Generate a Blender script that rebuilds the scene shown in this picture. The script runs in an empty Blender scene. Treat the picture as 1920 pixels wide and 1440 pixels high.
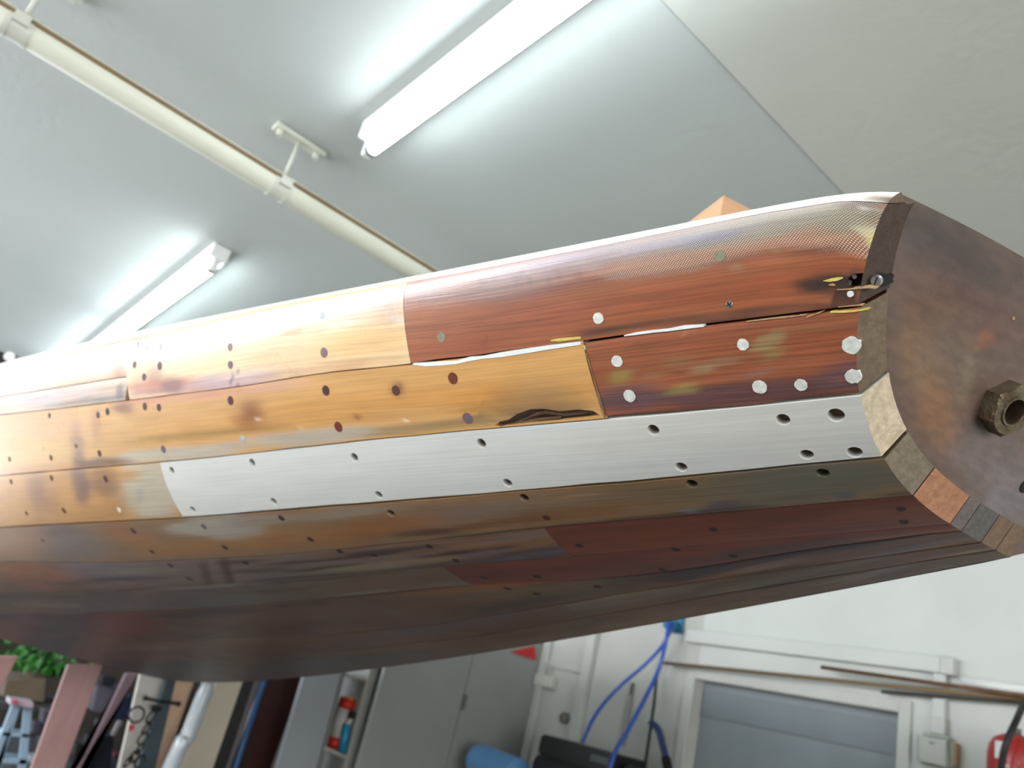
import bpy, bmesh, math, random
import numpy as np
from mathutils import Vector, Matrix
from mathutils.geometry import delaunay_2d_cdt
random.seed(4)
C = bpy.context.scene.collection
# ------------------------------------------------------------------ camera
CAM = np.array([0., 0., 1.6])
FOC = 1482.976
_y, _p, _r = .61913, .378833, .251946
def _axes():
    f = np.array([math.cos(_p)*math.cos(_y), math.cos(_p)*math.sin(_y), math.sin(_p)])
    rt = np.array([-math.sin(_y), math.cos(_y), 0.])
    up = np.array([-math.sin(_p)*math.cos(_y), -math.sin(_p)*math.sin(_y), math.cos(_p)])
    R = np.array([rt*math.cos(_r)+up*math.sin(_r), up*math.cos(_r)-rt*math.sin(_r), f])
    R[:, 0] *= -1          # room X runs aft (towards the right of the view)
    return R
AX = _axes()               # rows: camera right, up, forward in room axes
cd = bpy.data.cameras.new('camera'); cam = bpy.data.objects.new('camera', cd); C.objects.link(cam)
cd.sensor_width = 36; cd.sensor_fit = 'HORIZONTAL'; cd.lens = FOC*36/1920; cd.clip_start = .02; cd.clip_end = 60
M = Matrix.Identity(4)
for i in range(3):
    M[i][0] = AX[0][i]; M[i][1] = AX[1][i]; M[i][2] = -AX[2][i]; M[i][3] = CAM[i]
cam.matrix_world = M
cd.dof.use_dof = True; cd.dof.focus_distance = .56; cd.dof.aperture_fstop = 8.5
bpy.context.scene.camera = cam
# ------------------------------------------------------------------ world, daylight, exposure
W = bpy.data.worlds.new('World'); bpy.context.scene.world = W; W.use_nodes = True
W.node_tree.nodes['Background'].inputs[0].default_value = (.80, .90, 1., 1)
W.node_tree.nodes['Background'].inputs[1].default_value = 1.6
vs = bpy.context.scene.view_settings
vs.view_transform = 'Standard'; vs.look = 'None'; vs.exposure = 0.0; vs.gamma = 1; vs.use_curve_mapping = False
def area(name, loc, rot, sx, sy, power, col):
    l = bpy.data.lights.new(name, 'AREA'); l.shape = 'RECTANGLE'; l.size = sx; l.size_y = sy; l.energy = power; l.color = col
    o = bpy.data.objects.new(name, l); o.location = loc; o.rotation_euler = rot; C.objects.link(o); return o
# daylight through the window in the near wall, the opening at the far end and added fill from an unseen rear window
area('window_daylight', (-3.2, -2.76, 2.22), (math.radians(90), 0, 0), 3.0, 1.06, 160, (.96, .97, 1))
area('window_daylight', (-.35, -2.76, 2.2), (math.radians(90), 0, 0), 1.9, .9, 44, (.96, .97, 1))
area('gate_daylight', (-8.1, -1.1, 1.3), (0, math.radians(-90), 0), 2.3, 2.7, 95, (.85, .93, 1))
area('rear_fill', (3.4, .3, 1.7), (0, math.radians(90), 0), 1.6, 2.5, 95, (1, .985, .95))  # unseen source added to brighten the ceiling and right wall
# ------------------------------------------------------------------ pixel rays
def ray(px, py):
    d = np.array([(px-960)/FOC, -(py-720)/FOC, 1.])
    return d@AX
def onX(px, py, X): d = ray(px, py); return CAM+d*(X-CAM[0])/d[0]
def onY(px, py, Y): d = ray(px, py); return CAM+d*(Y-CAM[1])/d[1]
def onZ(px, py, Z): d = ray(px, py); return CAM+d*(Z-CAM[2])/d[2]
def project(P):
    q = (np.asarray(P)-CAM)@AX.T
    return 960+q[..., 0]/q[..., 2]*FOC, 720-q[..., 1]/q[..., 2]*FOC, q[..., 2]
# ------------------------------------------------------------------ materials
def lin(c):
    c = np.asarray(c, float)/255.
    return np.where(c <= .04045, c/12.92, ((c+.055)/1.055)**2.4)
def rgba(c): return tuple(lin(c))+(1.,)
def mat(name, col, rough=.5, metal=0., noise=0., nscale=8., bump=0., bscale=60., coat=0., emit=None, estr=0., c2=None, stretch=None):
    m = bpy.data.materials.new(name); m.use_nodes = True; nt = m.node_tree; N = nt.nodes; L = nt.links
    b = N['Principled BSDF']; b.inputs['Base Color'].default_value = rgba(col); b.inputs['Roughness'].default_value = rough
    b.inputs['Metallic'].default_value = metal; b.inputs['Coat Weight'].default_value = coat
    tc = N.new('ShaderNodeTexCoord'); mp = N.new('ShaderNodeMapping'); L.new(tc.outputs['Object'], mp.inputs[0])
    if stretch: mp.inputs['Scale'].default_value = stretch
    if noise or c2:
        n = N.new('ShaderNodeTexNoise'); n.inputs['Scale'].default_value = nscale; n.inputs['Detail'].default_value = 5
        L.new(mp.outputs[0], n.inputs['Vector'])
        r = N.new('ShaderNodeValToRGB'); r.color_ramp.elements[0].position = .3; r.color_ramp.elements[1].position = .7
        a = lin(col); d = lin(c2) if c2 else np.clip(a*(1-noise), 0, 1)
        r.color_ramp.elements[0].color = tuple(d)+(1,); r.color_ramp.elements[1].color = tuple(a)+(1,)
        L.new(n.outputs[0], r.inputs[0]); L.new(r.outputs[0], b.inputs['Base Color'])
    if bump:
        n2 = N.new('ShaderNodeTexNoise'); n2.inputs['Scale'].default_value = bscale; n2.inputs['Detail'].default_value = 4
        L.new(mp.outputs[0], n2.inputs['Vector'])
        bp = N.new('ShaderNodeBump'); bp.inputs['Strength'].default_value = bump; bp.inputs['Distance'].default_value = .01
        L.new(n2.outputs[0], bp.inputs['Height']); L.new(bp.outputs[0], b.inputs['Normal'])
    if emit is not None:
        b.inputs['Emission Color'].default_value = rgba(emit); b.inputs['Emission Strength'].default_value = estr
    return m
def woodmat(name, gx=9., gy=420., coat=.35):
    """wood or painted wood: colour from the surface's own stain map (attribute), fine grain and relief from nodes in plank UVs"""
    m = bpy.data.materials.new(name); m.use_nodes = True; nt = m.node_tree; N = nt.nodes; L = nt.links
    b = N['Principled BSDF']
    at = N.new('ShaderNodeAttribute'); at.attribute_name = 'stain'
    fx = N.new('ShaderNodeAttribute'); fx.attribute_name = 'finish'
    sp = N.new('ShaderNodeSeparateColor'); L.new(fx.outputs['Color'], sp.inputs[0])
    uv = N.new('ShaderNodeUVMap'); uv.uv_map = 'UVMap'
    mp = N.new('ShaderNodeMapping'); mp.inputs['Scale'].default_value = (gx, gy, 1); L.new(uv.outputs[0], mp.inputs[0])
    n = N.new('ShaderNodeTexNoise'); n.inputs['Scale'].default_value = 1; n.inputs['Detail'].default_value = 3; n.inputs['Distortion'].default_value = .25
    L.new(mp.outputs[0], n.inputs['Vector'])
    mp2 = N.new('ShaderNodeMapping'); mp2.inputs['Scale'].default_value = (14, 60, 1); L.new(uv.outputs[0], mp2.inputs[0])
    n2 = N.new('ShaderNodeTexNoise'); n2.inputs['Scale'].default_value = 1; n2.inputs['Detail'].default_value = 6; L.new(mp2.outputs[0], n2.inputs['Vector'])
    r = N.new('ShaderNodeMapRange'); r.inputs[1].default_value = .36; r.inputs[2].default_value = .64; r.inputs[3].default_value = -1; r.inputs[4].default_value = 1
    L.new(n.outputs[0], r.inputs[0])
    r2 = N.new('ShaderNodeMapRange'); r2.inputs[1].default_value = .3; r2.inputs[2].default_value = .7; r2.inputs[3].default_value = -.4; r2.inputs[4].default_value = .4
    L.new(n2.outputs[0], r2.inputs[0])
    ad = N.new('ShaderNodeMath'); ad.operation = 'ADD'; L.new(r.outputs[0], ad.inputs[0]); L.new(r2.outputs[0], ad.inputs[1])
    mu = N.new('ShaderNodeMath'); mu.operation = 'MULTIPLY'; L.new(ad.outputs[0], mu.inputs[0]); L.new(sp.outputs[2], mu.inputs[1])
    on = N.new('ShaderNodeMath'); on.operation = 'ADD'; on.inputs[1].default_value = 1; L.new(mu.outputs[0], on.inputs[0])
    vm = N.new('ShaderNodeVectorMath'); vm.operation = 'SCALE'; L.new(at.outputs['Color'], vm.inputs[0]); L.new(on.outputs[0], vm.inputs[3])
    # pale weave of the glass cloth
    mp3 = N.new('ShaderNodeMapping'); mp3.inputs['Scale'].default_value = (1, 1, 1); L.new(uv.outputs[0], mp3.inputs[0])
    sx = N.new('ShaderNodeSeparateXYZ'); L.new(mp3.outputs[0], sx.inputs[0])
    def sinw(sock, k, o):
        a = N.new('ShaderNodeMath'); a.operation = 'MULTIPLY'; a.inputs[1].default_value = k; L.new(sock, a.inputs[0])
        c = N.new('ShaderNodeMath'); c.operation = o; L.new(a.outputs[0], c.inputs[0]); return c.outputs[0]
    wv = N.new('ShaderNodeMath'); wv.operation = 'MULTIPLY'; L.new(sinw(sx.outputs[0], 3100, 'SINE'), wv.inputs[0]); L.new(sinw(sx.outputs[1], 3100, 'SINE'), wv.inputs[1])
    wr = N.new('ShaderNodeMapRange'); wr.inputs[1].default_value = .0; wr.inputs[2].default_value = .7; L.new(wv.outputs[0], wr.inputs[0])
    wm = N.new('ShaderNodeMath'); wm.operation = 'MULTIPLY'; L.new(wr.outputs[0], wm.inputs[0]); L.new(sp.outputs[1], wm.inputs[1])
    mx = N.new('ShaderNodeMix'); mx.data_type = 'RGBA'; L.new(wm.outputs[0], mx.inputs[0]); L.new(vm.outputs[0], mx.inputs[6]); mx.inputs[7].default_value = rgba((225, 222, 205))
    L.new(mx.outputs[2], b.inputs['Base Color'])
    L.new(sp.outputs[0], b.inputs['Roughness'])
    # relief
    h1 = N.new('ShaderNodeMath'); h1.operation = 'MULTIPLY'; h1.inputs[1].default_value = .35; L.new(mu.outputs[0], h1.inputs[0])
    n4 = N.new('ShaderNodeTexNoise'); n4.inputs['Scale'].default_value = 45; n4.inputs['Detail'].default_value = 3; L.new(uv.outputs[0], n4.inputs['Vector'])
    h4 = N.new('ShaderNodeMath'); h4.operation = 'MULTIPLY_ADD'; h4.inputs[1].default_value = .5; L.new(n4.outputs[0], h4.inputs[0]); L.new(h1.outputs[0], h4.inputs[2])
    h2 = N.new('ShaderNodeMath'); h2.operation = 'MULTIPLY_ADD'; h2.inputs[1].default_value = 1.; L.new(wm.outputs[0], h2.inputs[0]); L.new(h4.outputs[0], h2.inputs[2])
    bp = N.new('ShaderNodeBump'); bp.inputs['Strength'].default_value = .5; bp.inputs['Distance'].default_value = .0012
    L.new(h2.outputs[0], bp.inputs['Height']); L.new(bp.outputs[0], b.inputs['Normal'])
    b.inputs['Coat Weight'].default_value = coat; b.inputs['Coat Roughness'].default_value = .36; b.inputs['Coat IOR'].default_value = 1.62
    return m
MV = woodmat('old_varnished_wood', coat=1.)
MN = woodmat('new_bare_wood', 6., 520., 0.)
MB = woodmat('old_bottom_wood', 9., 300., .3)
M_TR = woodmat('transom_wood', 60., 160., .25)
M_gap = mat('black_seam', (16, 13, 11), .8)
M_endgrain = mat('end_grain', (120, 98, 78), .7, noise=.35, nscale=120)
M_white = mat('white_filler', (232, 234, 230), .5, noise=.12, nscale=90)
M_steel = mat('screw_steel', (196, 196, 196), .35, 1., noise=.2, nscale=300)
M_bronze = mat('old_bronze', (128, 118, 96), .45, .75, c2=(88, 70, 52), nscale=60, bump=.2, bscale=200)
# ------------------------------------------------------------------ object helpers
def link(name, me, parent=None, mats=()):
    o = bpy.data.objects.new(name, me); C.objects.link(o)
    for m in (mats if isinstance(mats, (list, tuple)) else [mats]): me.materials.append(m)
    if parent is not None: o.parent = parent
    return o
def tag(o, label=None, cat=None, group=None, kind=None):
    if label: o['label'] = label
    if cat: o['category'] = cat
    if group: o['group'] = group
    if kind: o['kind'] = kind
    return o
def empty(name, loc=(0, 0, 0)):
    o = bpy.data.objects.new(name, None); C.objects.link(o); o.location = loc; o.empty_display_size = .1; return o
def fin(name, bm, m, parent=None, smooth=False):
    me = bpy.data.meshes.new(name); bmesh.ops.recalc_face_normals(bm, faces=bm.faces); bm.to_mesh(me); bm.free()
    if smooth:
        for p in me.polygons: p.use_smooth = True
    o = link(name, me, parent, m)
    if parent is not None:
        pw = Vector(parent.location)
        q = parent.parent
        while q is not None: pw += Vector(q.location); q = q.parent
        o.location = -pw
    return o
def bevel(bm, w, seg=1):
    if w: bmesh.ops.bevel(bm, geom=bm.edges[:], offset=w, segments=seg, affect='EDGES')
def box(bm, lo, hi):
    lo, hi = np.minimum(lo, hi), np.maximum(lo, hi)
    g = bmesh.ops.create_cube(bm, size=1)
    for v in g['verts']:
        for i in range(3): v.co[i] = lo[i] if v.co[i] < 0 else hi[i]
    return g
def boxo(name, lo, hi, m, parent=None, bev=.003, seg=1):
    bm = bmesh.new(); box(bm, np.array(lo, float), np.array(hi, float)); bevel(bm, bev, seg); return fin(name, bm, m, parent)
def prism8(bm, pts):
    """hexahedron of 8 points: 4 of one face, 4 of the opposite one"""
    v = [bm.verts.new(tuple(p)) for p in pts]
    for f in ((0, 1, 2, 3), (7, 6, 5, 4), (0, 4, 5, 1), (1, 5, 6, 2), (2, 6, 7, 3), (3, 7, 4, 0)): bm.faces.new([v[i] for i in f])
def tube(bm, pts, r, n=10, cap=True, rs=None):
    pts = [Vector(tuple(p)) for p in pts]; rings = []; a = None
    for i, p in enumerate(pts):
        d = (pts[min(i+1, len(pts)-1)]-pts[max(i-1, 0)]).normalized()
        if a is None: a = d.orthogonal().normalized()
        a = (a-d*a.dot(d)).normalized(); b = d.cross(a)
        rr = rs[i] if rs is not None else r
        rings.append([bm.verts.new(p+(a*math.cos(k*2*math.pi/n)+b*math.sin(k*2*math.pi/n))*rr) for k in range(n)])
    for q, s in zip(rings, rings[1:]):
        for k in range(n): bm.faces.new([q[k], q[(k+1) % n], s[(k+1) % n], s[k]])
    if cap: bm.faces.new(rings[0][::-1]); bm.faces.new(rings[-1])
def tubeo(name, pts, r, m, parent=None, n=12, rs=None):
    bm = bmesh.new(); tube(bm, pts, r, n, True, rs); return fin(name, bm, m, parent, True)
def curve(pts, n=8):
    """Catmull-Rom through points"""
    P = [np.array(p, float) for p in pts]; P = [2*P[0]-P[1]]+P+[2*P[-1]-P[-2]]; out = []
    for i in range(1, len(P)-2):
        for k in range(n):
            u = k/n; out.append(.5*((2*P[i])+(-P[i-1]+P[i+1])*u+(2*P[i-1]-5*P[i]+4*P[i+1]-P[i+2])*u*u+(-P[i-1]+3*P[i]-3*P[i+1]+P[i+2])*u**3))
    out.append(P[-2]); return out
exec_order = None
# ------------------------------------------------------------------ the room
HC = CAM[2]+1.25            # ceiling
YL = 3.4                    # wall with the grey door
XE = -3.74                  # partition at the end
XF = -8.
M_ceil = mat('ceiling_paint', (186, 190, 188), .75, noise=.05, nscale=2.2, bump=.12, bscale=45)
M_ceil2 = mat('ceiling_paint_warm', (198, 199, 191), .75, noise=.05, nscale=2.2, bump=.12, bscale=45)
M_wall = mat('white_wall', (208, 211, 206), .7, noise=.08, nscale=3, bump=.1, bscale=30)
M_wall2 = mat('dull_white_wall', (196, 197, 190), .7, noise=.1, nscale=4)
M_part = mat('grey_panel', (150, 152, 148), .6, noise=.08, nscale=4)
M_floor = mat('concrete_floor', (104, 100, 94), .8, noise=.2, nscale=6)
M_yard = mat('far_brown_wall', (92, 84, 76), .9, noise=.5, nscale=3)
SX = -.664*1.25             # joint line across the ceiling
tag(boxo('ceiling', (XF, -2.6, HC), (SX-.0012, YL, HC+.12), M_ceil, bev=0), kind='structure')
tag(boxo('ceiling', (SX+.0012, -2.6, HC-.002), (3.5, YL, HC+.12), M_ceil2, bev=0), kind='structure')
tag(boxo('floor', (XF-3, -2.6, -.1), (3.5, YL, 0), M_floor, bev=0), kind='structure')
tag(boxo('wall_far', (XF-.15, .3, 0), (XF, YL+2, HC), M_yard, bev=0), kind='structure')
tag(boxo('wall_far', (XF, YL, 0), (XE, YL+.15, HC), M_yard, bev=0), kind='structure')
tag(boxo('wall_far', (XF-.15, -2.6, 2.5), (XF, .3, HC), M_yard, bev=0), kind='structure')
tag(boxo('wall_rear', (3.5, -2.6, 0), (3.65, YL, .8), M_wall, bev=0), kind='structure')
tag(boxo('wall_rear', (3.5, -2.6, 2.5), (3.65, YL, HC), M_wall, bev=0), kind='structure')
for a_, b_ in ((-2.6, -1.), (1.6, YL)): tag(boxo('wall_rear', (3.5, a_, .8), (3.65, b_, 2.5), M_wall, bev=0), kind='structure')
tag(boxo('wall_left', (XF, -2.75, 0), (3.5, -2.6, 1.05), M_wall, bev=0), kind='structure')
tag(boxo('wall_left', (XF, -2.75, 2.78), (3.5, -2.6, HC), M_wall, bev=0), kind='structure')
tag(boxo('wall_left', (XF, -2.75, 1.05), (-4.6, -2.6, 2.78), M_wall, bev=0), kind='structure')
tag(boxo('wall_left', (.6, -2.75, 1.05), (3.5, -2.6, 2.78), M_wall, bev=0), kind='structure')
# ------------------------------------------------------------------ hull form (boat units: t forward of the stern corner, l across, q down)
SB = .4762
BY = math.radians(9)
FWR = np.array([-1., 0, 0]); LAT = np.array([0, 1., 0]); UPV = np.array([0, 0, 1.])
Fb = FWR*math.cos(BY)+LAT*math.sin(BY); Ab = LAT*math.cos(BY)-FWR*math.sin(BY)
B0 = np.array([.554069, .764128, .737385]); CL = .62; RK = math.tan(math.radians(33))
KEELTILT = 0.
def toW(t, l, q):
    t, l, q = np.broadcast_arrays(np.asarray(t, float), l, q)
    return CAM+SB*((t+B0[0])[..., None]*Fb+(l+B0[1])[..., None]*Ab+(B0[2]-q)[..., None]*UPV)
_sh = np.array([[0, 0], [.023985, .021893], [.051214, .040585], [.107957, .068622], [.177767, .09966], [.257398, .129566], [.34817, .159516], [.484737, .21258], [.667024, .283409], [.834885, .353899], [1.090547, .46542], [1.382685, .580862], [1.747044, .710339], [2.013576, .822339], [2.451449, .982652], [2.964121, 1.159283], [3.6, 1.36], [4.2, 1.52]])
_bs = lambda t: np.stack([t, t*t, t**3, 1-np.exp(-np.maximum(t, -.05)/.04)], -1)
_ca = np.linalg.lstsq(_bs(_sh[:, 0]), _sh[:, 1], rcond=None)[0]
def Bf(t):
    t = np.asarray(t, float); tc = np.clip(t, -.05, 4.2)
    b = _bs(tc)@_ca+CL
    b = b+.30*np.clip(t-4.2, 0, 4)-.03*np.clip(t-4.2, 0, 4)**2
    s = np.clip((t-6.4)/1.2, 0, 1)
    return np.maximum(b*(1-s**2.6)**.8, .02)
def Df(t): t = np.asarray(t, float); return (.270+.178*t-.0068*t*t)
def Ex(t):
    tt = np.asarray(t)/(1+np.asarray(t)/6)
    return np.clip(2.992+1.636*tt, 1.2, 5.5), np.clip(.9036+.421*tt, 1.2, 5)+.25*np.clip(np.asarray(t)-3.2, 0, 3)
def bulge(t, q):
    q0 = .028+.028*np.clip(t, 0, 3); x = np.clip(q, 0, 3)/q0
    return .27*q0*x*np.exp(1-x)*np.clip(1-(x/6), 0, 1)
def S(t, th):
    e1, e2 = Ex(t)
    X = np.clip(np.cos(th), 0, 1)**(2/e1); Y = np.clip(np.sin(th), 0, 1)**(2/e2)
    q = Df(t)*Y
    return CL-Bf(t)*X-bulge(t, q), q
def SW(t, th):
    l, q = S(t, th); return toW(t, l, q)
def hit(px, py):
    d = ray(px, py); db = np.array([d@Fb, d@Ab, d@UPV])
    k = np.linspace(.3, 12, 6000); T = -B0[0]+k*db[0]; Lr = -B0[1]+k*db[1]; Q = B0[2]-k*db[2]
    e1, e2 = Ex(np.clip(T, -.05, 9))
    Lr = np.where(Lr < CL, np.minimum(Lr+bulge(T, Q), CL), Lr)
    F = (np.abs(Lr-CL)/Bf(T))**e1+(np.clip(Q, 0, 9)/Df(T))**e2-1
    ok = (T > -.06) & (T < 7.5) & (F <= 0) & (Lr < CL) & (Q > -.05)
    if ok.any(): i = int(np.argmax(ok))
    else:
        F = np.where((T > 0) & (T < 6.5), np.abs(F), 9); i = int(np.argmin(F))
    t, l, q = T[i], Lr[i], max(Q[i], 0); e1, e2 = Ex(t)
    return t, math.atan2((q/Df(t))**(e2/2), (max(CL-l, 0)/Bf(t))**(e1/2))
_rng = np.random.RandomState(7); _T = _rng.rand(256, 256)
def vnoise(x, y):
    xi = np.floor(x).astype(int); yi = np.floor(y).astype(int); fx = x-xi; fy = y-yi; fx = fx*fx*(3-2*fx); fy = fy*fy*(3-2*fy)
    g = lambda a, b: _T[a & 255, b & 255]
    return (g(xi, yi)*(1-fx)+g(xi+1, yi)*fx)*(1-fy)+(g(xi, yi+1)*(1-fx)+g(xi+1, yi+1)*fx)*fy
class Row:
    def __init__(s, pts):
        if isinstance(pts, float): s.t = np.array([-1, 9.]); s.th = np.array([pts, pts]); return
        q = []
        P = sorted(pts); xs = np.array([p[0] for p in P], float); ys = np.array([p[1] for p in P], float)
        for x in np.linspace(xs[0], xs[-1], 70): q.append(hit(x, np.interp(x, xs, ys)))
        q.sort(); q = np.array(q); tt = np.linspace(q[0, 0], q[-1, 0], 60); th = np.interp(tt, q[:, 0], q[:, 1])
        w = np.ones(5)/5; s.t = tt; s.th = np.convolve(np.pad(th, 2, 'edge'), w, 'valid'); s.th[:2] = th[:2]; s.th[-2:] = th[-2:]
    def __call__(s, t): return np.interp(t, s.t, s.th)
SHEER = Row(0.)
KEEL = Row(math.pi/2)
R0 = Row([(0, 693), (100, 667), (215, 640), (310, 622), (450, 587), (600, 556), (770, 528), (900, 505), (1060, 474), (1150, 457), (1200, 448), (1300, 426), (1350, 416), (1400, 406), (1500, 389), (1590, 377), (1640, 378), (1672, 384)])
R1 = Row([(0, 778), (103, 767), (244, 750), (450, 725), (612, 698), (765, 684), (900, 667), (1090, 642), (1200, 624), (1320, 609), (1560, 581), (1640, 570)])
R2 = Row([(0, 892), (162, 878), (298, 867), (345, 863), (487, 848), (700, 824), (900, 806), (1140, 785), (1345, 768), (1500, 752), (1648, 737)])
R3 = Row([(0, 989), (73, 984), (345, 971), (600, 950), (800, 935), (965, 921), (1140, 906), (1300, 892), (1500, 870), (1705, 853)])
R4 = Row([(0, 1052), (109, 1055), (300, 1052), (500, 1042), (650, 1028), (819, 1011), (1019, 989), (1300, 966), (1410, 955), (1537, 944), (1770, 924)])
R5 = Row([(0, 1112), (146, 1111), (437, 1095), (667, 1077), (753, 1068), (1074, 1044), (1200, 1032), (1537, 1004), (1700, 990), (1832, 978)])
R6 = Row([(0, 1152), (200, 1148), (410, 1139), (600, 1124), (870, 1097), (1074, 1089), (1275, 1073), (1400, 1049), (1537, 1025), (1700, 1004), (1850, 992)])
R7 = Row([(0, 1190), (250, 1205), (600, 1192), (782, 1175), (965, 1148), (1110, 1122), (1290, 1092), (1600, 1050), (1870, 1012)])
R8 = Row([(60, 1226), (300, 1242), (600, 1226), (900, 1192), (1290, 1125), (1600, 1072), (1900, 1026)])
TMAX = 7.5
def t_tr(th):
    """where the sheared plane of the transom cuts the surface"""
    t = np.zeros_like(np.asarray(th, float))+.05
    for _ in range(25):
        l, q = S(t, th); t = .5*t+.5*RK*q
    return t
def hitrow(px, py): return hit(px, py)
# ------------------------------------------------------------------ stains: colours of the wood, with some reflected sheen painted in
def fbm(x, y): return .55*vnoise(x, y)+.3*vnoise(x*2.1+7, y*2.1+3)+.15*vnoise(x*4.3+1, y*4.3+9)
# blob: reference x, y, half length, half height, slope in degrees, colour, strength, softness
def paint(P, base, blobs, u, v, var=.12):
    col = np.zeros(P.shape[:-1]+(3,))+lin(base)
    n1 = fbm(u*5, v*30)-.5
    n3 = fbm(u*22+9, v*150+5)-.5
    col = col*(1+var*2*n1)[..., None]*(1+var*1.2*n3)[..., None]
    x, y, _ = project(P)
    wx = (fbm(u*18+31, v*40+11)-.5); wy = (fbm(u*14+3, v*90+77)-.5)
    for (bx, by, rx, ry, an, c, st, so) in blobs:
        ca, sa = math.cos(math.radians(an)), math.sin(math.radians(an))
        dx = x-bx; dy = y-by
        a = (dx*ca+dy*sa)/rx; b = (-dx*sa+dy*ca)/ry
        d = np.sqrt(a*a+b*b)+(wx+wy)*.8*min(1., so*2.2)
        w = st/(1+np.exp(np.clip((d-1)/max(so, .03)*3, -30, 30)))
        col = col*(1-w[..., None])+lin(c)*w[..., None]
    return np.clip(col, 0, 1)
# ------------------------------------------------------------------ the boat
boat = empty('boat_hull', tuple(toW(0., .62, .2)))
tag(boat, 'old varnished wooden boat hull with sanded patches and one new pale plank', 'boat')
TH = .022/SB            # plank thickness
def norm_in(t, th):
    """inward direction inside the station plane, in (l, q)"""
    e = .004; l0, q0 = S(t, np.clip(th-e, 0, math.pi/2)); l1, q1 = S(t, np.clip(th+e, 0, math.pi/2))
    dl, dq = l1-l0, q1-q0; n = np.sqrt(dl*dl+dq*dq)+1e-9
    return dq/n, -dl/n
class Plank:
    def __init__(s, top, bot, L, R, gap=(.0005, .0005, .0005, .0005)):
        """L, R: ends as (t at top, t at bottom), a pixel pair, or None for the transom (R) / bow (L)"""
        s.top, s.bot, s.gap = top, bot, gap; s.L, s.R = L, R
        f = lambda e: None if e is None else [hit(*p)[0] for p in e] if isinstance(e[0], tuple) else list(e)
        s.Le = f(L); s.Re = f(R)
    def tth(s, a, b):
        """a 0..1 from the stern end to the forward end, b 0..1 from the upper to the lower edge"""
        a = np.asarray(a, float); b = np.asarray(b, float)
        t1 = s.Le[0]+(s.Le[1]-s.Le[0])*b if s.Le is not None else np.zeros_like(b)+TMAX
        if s.Re is not None: t0 = s.Re[0]+(s.Re[1]-s.Re[0])*b
        else:
            t0 = np.zeros_like(b)+.08
            for _ in range(4):
                th = s.top(t0)*(1-b)+s.bot(t0)*b; t0 = t_tr(th)
        t0 = t0+s.gap[3]/SB*(0 if s.Re is None else 1); t1 = t1-s.gap[2]/SB
        t = t0+(t1-t0)*a
        th0, th1 = s.top(t), s.bot(t)
        l0, q0 = S(t, th0); l1, q1 = S(t, th1); g = np.hypot(l1-l0, q1-q0)+1e-6
        k0 = .7+.7*vnoise(t*14, t*0+s.gap[0]*9000); k1 = .7+.7*vnoise(t*14+40, t*0+s.gap[1]*9000)
        bb = k0*s.gap[0]/SB/g+b*(1-(k0*s.gap[0]+k1*s.gap[1])/SB/g)
        return t, th0+(th1-th0)*bb
    def P(s, a, b): return SW(*s.tth(a, b))
    def inv(s, px, py):
        t, th = hit(px, py); return s.invt(t, th)
    def invt(s, t, th):
        b = float((th-s.top(t))/(s.bot(t)-s.top(t))); a = .5
        for _ in range(6):
            ta, _x = s.tth(0., b); tb, _x = s.tth(1., b); a = float((t-ta)/(tb-ta))
            tt, hh = s.tth(a, b); hh2 = float(hh); b += (th-hh2)/float(s.bot(t)-s.top(t))
        return a, b
    def frame(s, a, b):
        e = 1e-3; p = s.P(a, b); pa = (s.P(a+e, b)-p)/e; pb = (s.P(a, b+e)-p)/e
        n = np.cross(pa, pb); n /= np.linalg.norm(n)
        if n@(CAM-p) < 0: n = -n
        ux = pa/np.linalg.norm(pa); uy = np.cross(n, ux); return p, pa, pb, ux, uy, n
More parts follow.
